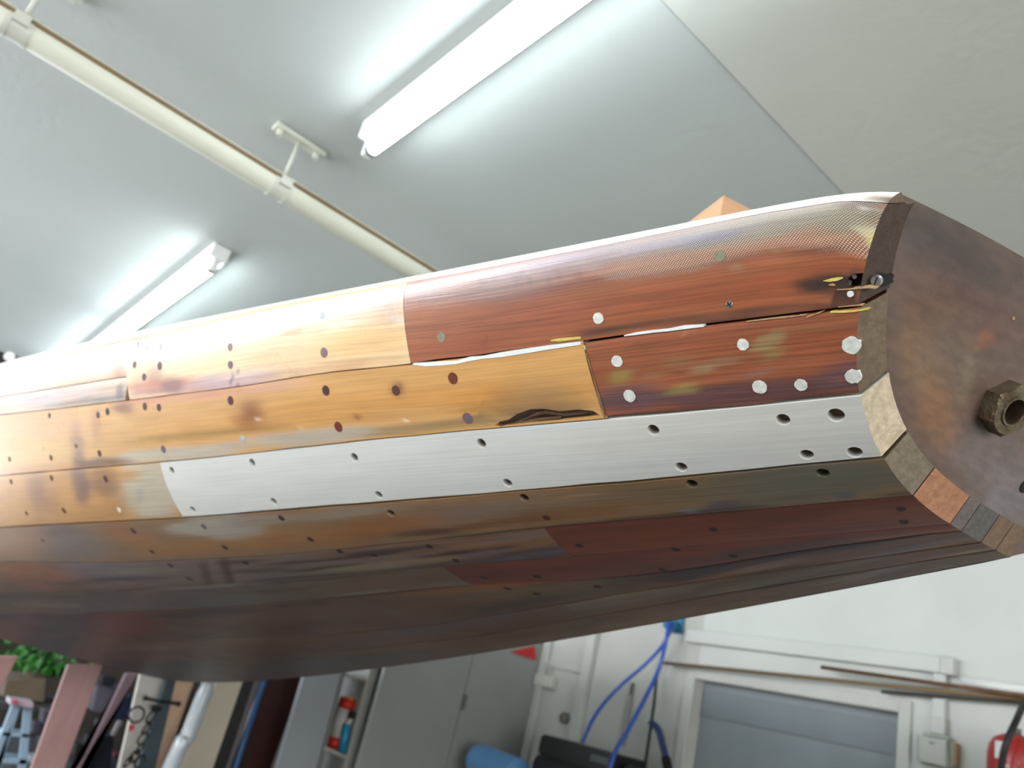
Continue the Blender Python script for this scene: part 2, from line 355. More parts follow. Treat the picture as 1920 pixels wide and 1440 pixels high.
def plank_mesh(name, pl, base, blobs, ra=.006, rb=.004, holes=(), rough=.33, grain=.16, weave=None, m=None, label=None, endcol=(120, 98, 78), thick=TH, var=.08, warp_edge=0., roughf=None, gain=1.):
    mm = m or MV
    p0, p1 = pl.P(0., .5), pl.P(1., .5); La = np.linalg.norm(p1-p0); Lb = np.linalg.norm(pl.P(.3, 0.)-pl.P(.3, 1.))
    # grid lines along the plank, coarser where it runs out of the picture
    aa = [0.]; 
    while aa[-1] < 1:
        tt, _ = pl.tth(aa[-1], .5); st = ra if tt < 3.2 else .06
        aa.append(aa[-1]+st/La)
    aa = np.array(aa); aa /= aa[-1]; nb = max(3, int(Lb/rb)); bb = np.linspace(0, 1, nb)
    if not holes:
        A, Bm = np.meshgrid(aa, bb, indexing='ij'); na = len(aa)
        AB = np.stack([A.ravel(), Bm.ravel()], -1)
        idx = np.arange(na*nb).reshape(na, nb)
        tris = np.stack([idx[:-1, :-1], idx[:-1, 1:], idx[1:, 1:], idx[1:, :-1]], -1).reshape(-1, 4).tolist()
        loop = list(idx[:, 0])+list(idx[-1, 1:])+list(idx[-2::-1, -1])+list(idx[0, -2:0:-1]); loops = [[int(i) for i in loop]]; hl = []
    else:
        sc = La/Lb
        H = []
        for h in holes:
            H.append(np.array(h['ab']))
        pts = []; edges = []
        def addloop(Lp):
            i0 = len(pts)
            for p in Lp: pts.append(Vector((p[0]*sc, p[1])))
            n = len(Lp)
            for i in range(n): edges.append((i0+i, i0+(i+1) % n))
            return list(range(i0, i0+n))
        outer = [(a, 0.) for a in aa]+[(1., b) for b in bb[1:]]+[(a, 1.) for a in aa[-2::-1]]+[(0., b) for b in bb[-2:0:-1]]
        lo = addloop(outer); hloops = [addloop(h) for h in H]
        for a in aa[1:-1]:
            for b in bb[1:-1]:
                bad = False
                for h in H:
                    c = h.mean(0); r = max(np.hypot((h[:, 0]-c[0])*sc, h[:, 1]-c[1]))+.4*rb/Lb
                    if math.hypot((a-c[0])*sc, b-c[1]) < r:
                        if len(h) < 25 or inpoly(a, b, h, 1.12, sc): bad = True; break
                if not bad: pts.append(Vector((a*sc, b)))
        vo, eo, fo, ov, oe, of = delaunay_2d_cdt(pts, edges, [], 0, 1e-6)
        AB = np.array([(p[0]/sc, p[1]) for p in vo]); mp = {}
        for i, o in enumerate(ov):
            for j in o: mp[j] = i
        tris = []
        for f in fo:
            c = AB[list(f)].mean(0)
            if any(inpoly(c[0], c[1], h, 1., sc) for h in H): continue
            tris.append(list(f))
        loops = [[mp[i] for i in lo]]; hl = [[mp[i] for i in h] for h in hloops]
    t, th = pl.tth(AB[:, 0], AB[:, 1]); P = SW(t, th)
    # slightly worn arrises
    gl = np.linalg.norm(pl.P(AB[:, 0], AB[:, 1]*0)-pl.P(AB[:, 0], AB[:, 1]*0+1), axis=-1)
    de = np.minimum(AB[:, 1], 1-AB[:, 1])*gl
    nl, nq = norm_in(t, th)
    dep = np.where(de < 1e-5, .0004 if not holes else 0., 0)/SB
    l, q = S(t, th); P = toW(t, l+nl*dep, q+nq*dep)
    verts = [tuple(p) for p in P]; faces = [list(f) for f in tris]; mi = [0]*len(faces)
    col = np.ones((len(P), 4)); u = t*SB; v = AB[:, 1]*gl+float(pl.top(1.))*.5
    col[:, :3] = np.clip(paint(P, base, blobs, u, v, var)*gain, 0, 1)
    fxa = np.ones((len(P), 4)); rr_ = (rough+.10*(fbm(u*25, v*25)-.5)) if roughf is None else roughf(P, u, v)
    fxa[:, 0] = rr_; fxa[:, 1] = 0 if weave is None else weave(P); fxa[:, 2] = grain
    cols = [tuple(c) for c in col]; fxs = [tuple(c) for c in fxa]; uvs = [(a, b) for a, b in zip(u, v)]
    def skirt(loop, depth, tr=False):
        d0 = len(verts)
        for i in loop: verts.append(verts[i]); cols.append(cols[i]); fxs.append(fxs[i]); uvs.append(uvs[i])
        src = loop; loop = list(range(d0, d0+len(src)))
        base_i = len(verts); tt, hh = t[src], th[src]; nl, nq = norm_in(tt, hh); l, q = S(tt, hh)
        dq_ = depth*np.minimum(1, .12+hh/.24) if tr else depth; li, qi = l+nl*dq_, q+nq*dq_; ti = tt.copy()
        if tr:
            e = AB[src][:, 0] < 1e-6
            if pl.Re is None: ti = np.where(e, RK*np.maximum(qi, 0), np.maximum(ti, RK*np.maximum(qi, 0)))
        for p in toW(ti, li, qi): verts.append(tuple(p))
        for k, i in enumerate(loop): cols.append(cols[i]); fxs.append((.6, 0, grain*.5, 1)); uvs.append(uvs[i])
        n = len(loop)
        for k in range(n):
            k2 = (k+1) % n; faces.append([loop[k], loop[k2], base_i+k2, base_i+k])
            e = AB[src[k]][0] < 1e-6 and AB[src[k2]][0] < 1e-6
            mi.append(1 if (tr and e and pl.Re is None) else 0)
        return list(range(base_i, base_i+n))
    skirt(loops[0], thick, True)
    for h, lp in zip(holes, hl):
        ring = skirt(lp, h['depth']/SB)
        # darker bottom
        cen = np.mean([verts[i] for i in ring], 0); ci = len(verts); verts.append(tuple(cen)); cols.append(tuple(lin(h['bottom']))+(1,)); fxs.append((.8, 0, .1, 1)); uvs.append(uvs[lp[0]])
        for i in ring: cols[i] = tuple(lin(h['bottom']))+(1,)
        if 'wall' in h:
            for i in ring: pass
        for k in range(len(ring)): faces.append([ring[k], ring[(k+1) % len(ring)], ci]); mi.append(0)
    me = bpy.data.meshes.new(name); me.from_pydata(verts, [], faces); me.update()
    for nm, dat in (('stain', cols), ('finish', fxs)):
        at = me.attributes.new(nm, 'FLOAT_COLOR', 'POINT'); at.data.foreach_set('color', np.array(dat, np.float32).ravel())
    ul = me.uv_layers.new(name='UVMap'); li = np.zeros(len(me.loops), np.int32); me.loops.foreach_get('vertex_index', li)
    ul.data.foreach_set('uv', np.array(uvs, np.float32)[li].ravel())
    o = link(name, me, boat, [mm, endmat(endcol)]); o.location = -Vector(boat.location)
    me.polygons.foreach_set('material_index', np.array(mi, np.int32))
    sm = np.zeros(len(me.polygons), bool); sm[:len(tris)] = True; me.polygons.foreach_set('use_smooth', sm)
    bm = bmesh.new(); bm.from_mesh(me)
    c0 = bm.faces
    bm.faces.ensure_lookup_table()
    f0 = bm.faces[len(tris)//2]
    if f0.normal.dot(Vector(tuple(CAM))-f0.calc_center_median()) < 0:
        bmesh.ops.reverse_faces(bm, faces=bm.faces[:])
    bm.to_mesh(me); bm.free()
    if label: o['label'] = label
    return o
_em = {}
def endmat(c):
    if c not in _em: _em[c] = mat('plank_end_grain', c, .75, noise=.35, nscale=160, bump=.15, bscale=300)
    return _em[c]
def inpoly(x, y, poly, grow=1., sc=1.):
    c = poly.mean(0); q = (poly-c)*grow+c; n = len(q); ins = False; j = n-1
    for i in range(n):
        if (q[i, 1] > y) != (q[j, 1] > y) and x < (q[j, 0]-q[i, 0])*(y-q[i, 1])/(q[j, 1]-q[i, 1])+q[i, 0]: ins = not ins
        j = i
    return ins
def hole(pl, px, py, dia, depth=.008, bottom=(70, 55, 42), n=20):
    a, b = pl.inv(px, py); p, pa, pb, ux, uy, nn = pl.frame(a, b); out = []
    G = np.stack([pa, pb], 1)
    for k in range(n):
        w = (ux*math.cos(2*math.pi*k/n)+uy*math.sin(2*math.pi*k/n))*dia/2
        d, *_ = np.linalg.lstsq(G, w, rcond=None); out.append((a+d[0], b+d[1]))
    return dict(ab=out, depth=depth, bottom=bottom)
def polyhole(pl, pts, depth, bottom):
    q = [pl.inv(*p) for p in pts]; return dict(ab=[(min(max(a, .0005), .9995), min(max(b, .002), .998)) for a, b in q], depth=depth, bottom=bottom)
_pm = {}
def pmat(c, rough=.45, coat=.3):
    k = (c, rough)
    if k not in _pm: _pm[k] = mat('plug_wood', c, rough, noise=.3, nscale=240, coat=coat)
    return _pm[k]
def plug(name, parent, pl, px, py, hpx, col, proud=.0004, rough=.45, ragged=0., n=16, sx=1., coat=.3, label=None, m=None):
    """a wooden plug or spot of filler set in the plank, a low disc lying on its surface"""
    a, b = pl.inv(px, py); p, pa, pb, ux, uy, nn = pl.frame(a, b)
    depth = float(project(p)[2]); cosv = abs(uy@(AX[1])) ; dia = hpx*depth/FOC/max(cosv, .55)
    bm = bmesh.new(); top = []; bot = []; rnd = random.Random(int(px*7+py))
    for k in range(n):
        an = 2*math.pi*k/n; r = dia/2*(1+ragged*(rnd.random()-.5)); w = ux*math.cos(an)*r*sx+uy*math.sin(an)*r
        top.append(bm.verts.new(tuple(p+w*.96+nn*proud))); bot.append(bm.verts.new(tuple(p+w-nn*.002)))
    bm.faces.new(top)
    for k in range(n): bm.faces.new([top[k], bot[k], bot[(k+1) % n], top[(k+1) % n]])
    o = fin(name, bm, m or pmat(col, rough, coat)); o.parent = parent
    if label: o['label'] = label
    return o
# ---- the planks
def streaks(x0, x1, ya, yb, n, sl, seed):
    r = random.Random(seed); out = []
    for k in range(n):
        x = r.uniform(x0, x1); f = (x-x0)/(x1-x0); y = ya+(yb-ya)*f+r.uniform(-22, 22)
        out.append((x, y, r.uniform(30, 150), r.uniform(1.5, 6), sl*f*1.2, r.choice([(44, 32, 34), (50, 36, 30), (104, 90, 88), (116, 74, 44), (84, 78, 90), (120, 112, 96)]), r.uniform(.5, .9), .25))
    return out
def weave_top(P):
    x, y, _ = project(P); ty = np.interp(x, [1000, 1200, 1400, 1600, 1700], [490, 470, 430, 400, 400]); lo = np.interp(x, [1000, 1150, 1300, 1450, 1560, 1650], [500, 530, 510, 468, 470, 500])
    w = np.clip((lo-y)/14, 0, 1)*np.clip((x-1080)/90, 0, 1)*np.clip((1662-x)/8, 0, 1)
    return w*.8
RB = (170, 98, 58)
# upper strake
edge_strip = Plank(SHEER, R0, None, None, (0., .0002, 0, 0))
de = plank_mesh('deck_edge', edge_strip, (236, 236, 228), [(1655, 372, 24, 7, 0, (150, 110, 78), .8, .3), (1670, 378, 12, 9, 0, (70, 48, 34), .8, .3), (1110, 470, 60, 2, -12, (205, 200, 120), .5, .4), (1440, 400, 40, 2, -12, (215, 210, 180), .6, .4)], .008, .002, rough=.5, grain=.04, var=.04, label='white painted strip along the deck edge', m=MV)
p1a = Plank(R0, R1, [(766, 529), (772, 684)], None, (.0002, .0009, .0004, 0))
B1a = [(1540, 520, 230, 26, -11, (158, 76, 36), .6, .5), (1250, 560, 260, 30, -11, (160, 78, 38), .6, .6), (960, 610, 180, 40, -9, (158, 84, 58), .6, .6),
  (1150, 470, 260, 26, -13, (140, 112, 122), .75, .4), (1420, 425, 190, 22, -12, (136, 124, 104), .9, .35), (1590, 405, 60, 30, 0, (132, 118, 88), .9, .35), (950, 530, 190, 26, -12, (165, 138, 132), .7, .5),  # pale top band: cloth colour, with the pinkish reflection painted in
  (1330, 448, 60, 8, -14, (112, 96, 150), .6, .5), (1230, 460, 90, 7, -14, (150, 145, 190), .5, .5), (1080, 482, 90, 6, -14, (140, 120, 150), .5, .5),  # violet streaks put the reflection near the top edge into the colour
  (1610, 386, 40, 9, 0, (92, 42, 34), .9, .2), (1625, 393, 12, 4, 0, (220, 214, 206), .8, .3),
  (1637, 405, 22, 12, 0, (104, 82, 40), .9, .25), (1628, 434, 24, 11, 22, (216, 204, 158), .95, .15), (1640, 450, 10, 12, 30, (222, 205, 110), .95, .15), (1617, 430, 8, 6, 0, (226, 180, 120), .7, .3),
  (1462, 462, 22, 4, -12, (198, 180, 140), .7, .25), (1380, 500, 12, 4, 0, (170, 150, 110), .5, .3), (1545, 460, 10, 4, 0, (170, 150, 100), .5, .3),
  (1540, 472, 60, 8, -6, (88, 44, 36), .5, .6), (1310, 500, 130, 8, -11, (100, 50, 50), .4, .7), (1050, 540, 140, 7, -12, (118, 70, 66), .5, .6),
  (1570, 531, 74, 21, -4, (34, 24, 18), .95, .35), (1600, 575, 90, 6, -8, (40, 26, 20), .85, .5), (1640, 560, 40, 12, -10, (60, 40, 32), .8, .5), (1655, 505, 30, 22, -5, (48, 34, 28), .6, .5),
  (1400, 592, 130, 8, -8, (60, 34, 26), .75, .6), (1230, 610, 150, 7, -8, (46, 28, 22), .8, .5), (1130, 622, 60, 6, -8, (30, 20, 16), .8, .4),
  (1060, 637, 45, 3.5, -6, (226, 205, 110), .9, .25), (1170, 620, 14, 3, -8, (10, 8, 8), .9, .3),
  (845, 655, 70, 20, -6, (172, 88, 56), .5, .5), (835, 522, 50, 8, -10, (150, 70, 50), .6, .5)]
for k in range(14): B1a.append((900+k*14+7*math.sin(k*5), 530+9*math.sin(k*3)-k*2, 2.2, 13, 10+8*math.sin(k), (120, 84, 76), .35, .4))
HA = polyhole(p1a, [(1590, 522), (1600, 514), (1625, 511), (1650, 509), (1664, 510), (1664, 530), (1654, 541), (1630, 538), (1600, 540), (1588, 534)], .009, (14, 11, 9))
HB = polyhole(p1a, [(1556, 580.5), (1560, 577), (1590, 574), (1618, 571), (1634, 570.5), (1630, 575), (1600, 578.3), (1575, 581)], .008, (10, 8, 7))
o1a = plank_mesh('plank', p1a, RB, B1a, gain=.78, ra=.005, rb=.0035, holes=[HA, HB], rough=.30, grain=.20, weave=weave_top, label='dark red-brown top plank with a rotted hole and glass cloth along its upper edge', endcol=(72, 54, 42))
p1b = Plank(R0, R1, [(243, 637), (243, 751)], [(766, 529), (772, 684)], (.0002, .0004, .0004, .0003))
B1b = [(330, 640, 150, 16, -12, (196, 132, 104), .8, .5), (265, 650, 30, 50, 0, (188, 120, 66), .6, .5), (500, 608, 90, 12, -12, (206, 150, 120), .5, .5), (547, 624, 22, 6, -10, (176, 112, 50), .7, .4),
  (650, 575, 120, 22, -11, (196, 164, 160), .5, .5), (300, 640, 12, 5, 0, (232, 226, 214), .9, .3), (635, 612, 26, 8, -6, (238, 228, 196), .85, .3), (670, 608, 40, 4, -5, (236, 226, 206), .6, .4), (745, 600, 20, 7, 10, (230, 226, 214), .8, .3), (735, 585, 30, 25, 0, (178, 140, 130), .5, .5),
  (290, 705, 14, 22, 0, (150, 104, 66), .6, .5), (300, 722, 60, 12, -4, (176, 92, 62), .8, .4), (360, 728, 100, 10, -6, (178, 128, 130), .7, .5), (320, 725, 22, 14, 0, (104, 62, 66), .7, .5), (440, 712, 70, 14, -8, (190, 164, 178), .6, .5),
  (690, 640, 80, 30, -8, (226, 178, 110), .6, .6), (620, 690, 120, 5, -9, (176, 120, 90), .5, .5), (700, 684, 80, 4, -8, (170, 110, 60), .5, .5)]
for q in ((436, 708, 1.2, 16, 0), (446, 710, 1.1, 18, 2), (432, 702, 8, 1, 8), (425, 722, 14, 1, -35), (455, 712, 12, 1, 28)): B1b.append((q[0], q[1], q[2], q[3], q[4], (96, 80, 96), .7, .2))
o1b = plank_mesh('plank', p1b, (228, 194, 150), B1b, .006, .004, rough=.30, grain=.13, label='pale tan stretch of top plank with sanded patches')
RC = Row([(0, 744), (120, 725), (200, 712), (243, 706)])
p1c = Plank(R0, RC, None, [(243, 637), (243, 706)], (.0002, .0006, 0, .0003)); p1d = Plank(RC, R1, None, [(243, 706), (234, 751)], (.0006, .0007, 0, .0005))
B1c = [(40, 700, 60, 40, -10, (214, 208, 214), .7, .5), (140, 670, 60, 14, -12, (190, 136, 110), .6, .5), (220, 680, 22, 50, 0, (184, 120, 84), .6, .5), (215, 672, 8, 6, 0, (226, 200, 180), .7, .3), (225, 700, 14, 26, 10, (160, 100, 64), .5, .4)]
plank_mesh('plank', p1c, (216, 178, 146), B1c, .006, .005, rough=.32, grain=.12)
plank_mesh('plank', p1d, (188, 158, 134), [(150, 752, 60, 5, -8, (60, 44, 40), .6, .4), (80, 745, 70, 12, -6, (180, 166, 170), .7, .5), (205, 748, 30, 4, -8, (70, 90, 110), .6, .3), (225, 735, 8, 16, 0, (60, 66, 84), .7, .3), (50, 775, 60, 8, -6, (206, 186, 180), .5, .5)], .006, .005, rough=.34, grain=.14, label='repaired strip with a dark open crack')
# second strake
p2a = Plank(R1, R2, [(1095, 644), (1137, 784)], None, (.0012, .0020, .0014, 0))
B2a = [(1400, 735, 260, 20, -5, (98, 66, 72), .85, .45), (1180, 750, 60, 26, -4, (112, 78, 86), .8, .5), (1600, 700, 60, 24, -4, (108, 80, 92), .6, .5), (1500, 640, 150, 20, -6, (150, 74, 36), .5, .6), (1400, 770, 260, 5, -5, (58, 34, 32), .8, .5),
  (1165, 706, 22, 12, -10, (166, 150, 72), .75, .5), (1280, 730, 34, 7, -8, (172, 158, 88), .75, .4), (1265, 680, 22, 10, -8, (150, 118, 70), .5, .5), (1345, 680, 40, 6, -10, (176, 150, 110), .5, .5), (1440, 640, 30, 12, -30, (172, 156, 104), .65, .45), (1450, 665, 20, 10, -20, (160, 150, 90), .5, .5), (1330, 690, 44, 3, -12, (196, 168, 126), .6, .4), (1240, 700, 60, 3, -12, (176, 140, 100), .5, .5),
  (1225, 725, 60, 3, -6, (170, 140, 110), .5, .5), (1540, 612, 60, 3, -7, (170, 120, 80), .4, .5), (1285, 626, 8, 5, 0, (190, 130, 96), .6, .3), (1630, 745, 30, 6, -4, (150, 140, 120), .7, .4), (1500, 695, 100, 2.5, -4, (150, 140, 140), .5, .4)]
for k in range(10): B2a.append((1190+k*44, 690+20*math.sin(k*2.3), 26, 2.2, -7, (158, 96, 60), .5, .4))
o2a = plank_mesh('plank', p2a, (164, 90, 54), B2a, .005, .0035, gain=.74, rough=.36, grain=.24, label='red-brown replacement plank with white filled fastening holes', endcol=(118, 100, 80))
p2b = Plank(R1, R2, None, [(1095, 644), (1137, 784)], (.0006, .0010, 0, .0003))
B2b = [(880, 700, 260, 36, -8, (206, 152, 82), .5, .6), (620, 770, 260, 26, -7, (198, 138, 64), .6, .6), (1000, 740, 120, 30, -6, (196, 132, 52), .5, .5), (800, 800, 280, 9, -6, (150, 124, 84), .85, .4), (560, 822, 140, 14, -6, (176, 166, 152), .85, .4), (350, 848, 130, 12, -5, (182, 176, 162), .85, .4), (620, 845, 80, 5, -8, (170, 130, 110), .6, .4),
  (1010, 755, 130, 6, -6, (140, 104, 40), .55, .5), (960, 775, 60, 7, -8, (120, 88, 56), .7, .5), (1040, 770, 60, 10, -3, (128, 96, 64), .8, .4), (400, 812, 150, 8, -6, (150, 112, 48), .7, .5),
  (468, 772, 20, 20, 30, (110, 44, 22), .85, .9), (455, 790, 26, 14, 20, (150, 80, 30), .6, .8), (230, 765, 18, 12, 0, (120, 66, 52), .8, .7), (745, 728, 12, 14, 10, (110, 60, 30), .75, .7), (670, 782, 7, 4, 0, (120, 70, 30), .7, .5), (380, 740, 110, 12, -6, (196, 134, 120), .6, .5), (250, 745, 60, 8, -5, (180, 104, 70), .6, .5), (520, 722, 60, 10, -6, (206, 160, 140), .5, .5),
  (147, 850, 12, 50, -6, (104, 64, 70), .75, .7), (180, 800, 10, 28, 0, (166, 104, 66), .6, .7), (60, 845, 90, 18, -3, (200, 160, 84), .6, .6), (60, 800, 90, 18, -3, (206, 156, 110), .6, .6), (190, 868, 40, 9, -4, (84, 50, 26), .8, .5), (80, 880, 60, 10, 0, (176, 120, 70), .5, .5),
  (895, 665, 30, 6, -6, (190, 160, 110), .4, .5), (757, 788, 5, 3, 0, (226, 214, 190), .8, .3), (567, 802, 4, 2.5, 0, (226, 200, 160), .8, .3), (484, 785, 4, 3, 0, (230, 210, 180), .8, .3)]
HR = polyhole(p2b, [(928, 798), (938, 790), (955, 786), (970, 776), (995, 767), (1020, 766), (1050, 771), (1085, 767), (1112, 770), (1128, 779), (1100, 783.5), (1050, 788), (990, 793), (950, 798), (935, 801)], .006, (92, 66, 44))
o2b = plank_mesh('plank', p2b, (206, 156, 94), B2b, .006, .004, holes=[HR], rough=.30, grain=.10, label='golden varnished plank with a rotted hollow at its lower edge')
# the new pale plank
p3a = Plank(R2, R3, [(299, 867), (346, 972)], None, (.0008, .0014, .0003, 0))
whole = [(322, 882, 14), (362, 955, 14), (473, 867, 14), (513, 940, 14), (665, 857, 14), (710, 928, 14), (903, 831, 14), (952, 905, 14), (1225, 806, 14), (1278, 875, 14), (1468, 787, 14), (1513, 852, 14), (1568, 778, 16), (1603, 847, 15)]
WSC = .00074
H3 = [hole(p3a, x, y, d*WSC, .007, (96, 80, 62)) for x, y, d in whole]
B3a = [(1010, 803, 90, 6, -5, (206, 218, 228), .6, .5), (1300, 800, 330, 40, -5, (206, 202, 190), .3, .6)]
o3a = plank_mesh('plank', p3a, (208, 208, 203), B3a, .012, .008, holes=H3, rough=.62, grain=.055, m=MN, label='new pale bare plank with open counterbored screw holes', endcol=(214, 196, 168), var=.03)
p3b = Plank(R2, R3, None, [(299, 867), (346, 972)], (.0006, .0006, 0, .0002))
B3b = [(290, 920, 70, 60, 0, (186, 178, 158), .9, .35), (215, 935, 20, 40, -10, (176, 118, 46), .6, .6), (195, 900, 24, 26, 0, (110, 64, 30), .6, .7), (150, 905, 14, 40, -8, (92, 58, 66), .75, .7), (70, 925, 16, 40, -6, (132, 82, 66), .7, .7), (100, 940, 16, 20, 0, (150, 96, 60), .5, .7), (180, 960, 60, 16, -4, (184, 130, 62), .6, .5), (30, 960, 50, 20, 0, (196, 150, 86), .5, .6), (262, 930, 8, 14, 0, (160, 152, 150), .6, .5)]
o3b = plank_mesh('plank', p3b, (196, 142, 76), B3b, .006, .005, rough=.40, grain=.13)
# lower strakes
p4 = Plank(R3, R4, None, None, (.0022, .0007, 0, 0))
B4 = [(1500, 905, 260, 34, -5, (104, 100, 86), .95, .5), (1200, 925, 160, 22, -6, (112, 92, 62), .8, .6), (1000, 950, 160, 16, -6, (128, 104, 82), .8, .6), (850, 965, 120, 16, -6, (126, 108, 100), .8, .6), (700, 990, 140, 20, -8, (146, 88, 32), .85, .6), (1080, 962, 130, 12, -6, (130, 82, 34), .7, .6), (900, 985, 120, 8, -8, (110, 62, 26), .7, .5),
  (460, 1015, 190, 16, -4, (160, 108, 46), .85, .5), (400, 990, 80, 22, 0, (170, 160, 146), .95, .3), (480, 975, 60, 10, -6, (150, 136, 122), .8, .5), (620, 965, 120, 8, -6, (146, 132, 116), .8, .5), (235, 1000, 50, 16, 14, (146, 84, 34), .8, .6), (270, 1020, 60, 18, 18, (160, 108, 48), .8, .5),
  (120, 1020, 70, 30, 5, (120, 108, 110), .8, .6), (110, 996, 40, 12, 0, (92, 62, 70), .6, .6), (30, 1020, 60, 26, 0, (174, 124, 82), .7, .6), (790, 1000, 60, 7, -4, (62, 34, 22), .8, .5), (1000, 992, 220, 4, -6, (48, 34, 30), .85, .5), (1240, 968, 160, 4, -6, (44, 34, 32), .8, .5),
  (1585, 930, 20, 7, -4, (72, 84, 100), .7, .5), (1355, 945, 26, 7, -4, (84, 70, 90), .7, .5), (1700, 925, 60, 5, -6, (62, 46, 40), .8, .5), (1730, 890, 30, 22, 30, (84, 66, 52), .6, .5), (1290, 957, 16, 4, 0, (130, 116, 130), .6, .4), (1080, 930, 40, 3, -8, (170, 130, 90), .5, .4)]
H4 = [hole(p4, x, y, d*WSC, .006, (40, 34, 28)) for x, y, d in ((733, 962, 14), (983, 933, 14), (1297, 907, 14), (1543, 886, 14))]
o4 = plank_mesh('plank', p4, (138, 104, 68), B4, .006, .005, gain=.9, var=.2, holes=H4, rough=.40, grain=.12, label='weathered plank below the new one, grey aft and amber forward', endcol=(128, 116, 98))
p5a = Plank(R4, R5, [(1019, 989), (1074, 1044)], None, (.0006, .0003, .0003, 0))
B5a = [(1700, 960, 120, 16, -6, (112, 64, 46), .5, .6), (1240, 1010, 160, 26, -6, (104, 52, 36), .5, .6)]
o5a = plank_mesh('plank', p5a, (98, 50, 38), B5a, .007, .006, gain=1.3, m=MB, var=.45, rough=.5, grain=.120, label='dull red-brown plank near the bottom of the stern', endcol=(176, 124, 92))
p5b = Plank(R4, R5, None, [(1019, 989), (1074, 1044)], (.0006, .0004, 0, .0002))
B5b = [(960, 1020, 100, 16, -6, (122, 88, 60), .7, .5), (990, 1045, 90, 14, -10, (64, 54, 56), .9, .3), (860, 1060, 130, 10, -6, (66, 56, 58), .8, .5), (400, 1075, 260, 26, -3, (106, 98, 98), .7, .6), (385, 1072, 8, 34, -18, (72, 48, 40), .75, .6), (425, 1070, 9, 38, -20, (66, 38, 30), .8, .6), (560, 1085, 110, 5, -5, (54, 52, 54), .8, .5), (170, 1070, 90, 20, 0, (104, 102, 112), .7, .6), (60, 1075, 80, 20, 5, (140, 84, 52), .7, .6), (620, 1050, 120, 14, -6, (100, 82, 76), .6, .6)]
plank_mesh('plank', p5b, (102, 78, 64), B5b+streaks(0, 1050, 1085, 1020, 20, -7, 3), .007, .006, gain=1.3, m=MB, var=.45, rough=.5, grain=.120)
p6a = Plank(R5, R6, [(851, 1072), (884, 1098)], None, (.0004, .0004, .0002, 0))
plank_mesh('plank', p6a, (98, 48, 38), [(1200, 1060, 60, 12, -5, (70, 34, 34), .6, .6), (1450, 1030, 220, 10, -9, (60, 46, 46), .8, .5)], .007, .006, gain=1.3, m=MB, var=.45, rough=.5, grain=.12, endcol=(110, 100, 96))
p6b = Plank(R5, R6, None, [(851, 1072), (884, 1098)], (.0005, .0005, 0, .0002))
plank_mesh('plank', p6b, (96, 80, 66), streaks(0, 850, 1130, 1090, 20, -6, 4)+[(760, 1090, 90, 14, -5, (100, 76, 56), .7, .6), (300, 1125, 300, 16, 0, (88, 82, 82), .7, .6), (100, 1135, 60, 3, 2, (120, 116, 104), .7, .4), (60, 1118, 90, 5, 0, (48, 50, 50), .6, .5)], .008, .007, gain=1.3, m=MB, var=.45, rough=.5, grain=.12)
p7 = Plank(R6, R7, None, None, (.0005, .0004, 0, 0))
B7 = [(1500, 1030, 340, 11, -9, (36, 30, 34), .95, .5), (1330, 1065, 160, 10, -12, (36, 30, 36), .9, .5), (1000, 1125, 200, 8, -11, (54, 46, 44), .8, .6), (1000, 1108, 160, 10, -5, (100, 86, 60), .6, .6), (700, 1140, 200, 20, -4, (92, 74, 62), .6, .6), (230, 1170, 70, 22, 0, (120, 44, 44), .55, .7), (60, 1165, 120, 22, 4, (64, 58, 64), .7, .6), (120, 1148, 30, 4, 2, (118, 112, 90), .7, .4)]
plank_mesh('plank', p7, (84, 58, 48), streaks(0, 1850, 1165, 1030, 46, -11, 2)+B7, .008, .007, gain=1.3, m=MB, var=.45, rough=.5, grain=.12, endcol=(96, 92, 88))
p8 = Plank(R7, R8, None, None, (.0004, .0004, 0, 0))
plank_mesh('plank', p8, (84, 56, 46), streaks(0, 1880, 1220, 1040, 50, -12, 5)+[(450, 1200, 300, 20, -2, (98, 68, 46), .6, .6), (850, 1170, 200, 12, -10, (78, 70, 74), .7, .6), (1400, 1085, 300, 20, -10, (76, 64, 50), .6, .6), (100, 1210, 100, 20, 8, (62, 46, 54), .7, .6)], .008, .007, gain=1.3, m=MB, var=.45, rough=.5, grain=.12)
p9 = Plank(R8, KEEL, None, None, (.0004, 0, 0, 0))
plank_mesh('plank', p9, (86, 64, 50), streaks(100, 1880, 1262, 1050, 50, -13, 9)+[(600, 1250, 300, 14, -5, (78, 72, 76), .7, .6), (200, 1250, 200, 20, 0, (62, 46, 54), .7, .6), (1200, 1170, 300, 10, -12, (104, 88, 62), .6, .6)], .01, .01, gain=1.3, m=MB, var=.45, rough=.5, grain=.12)
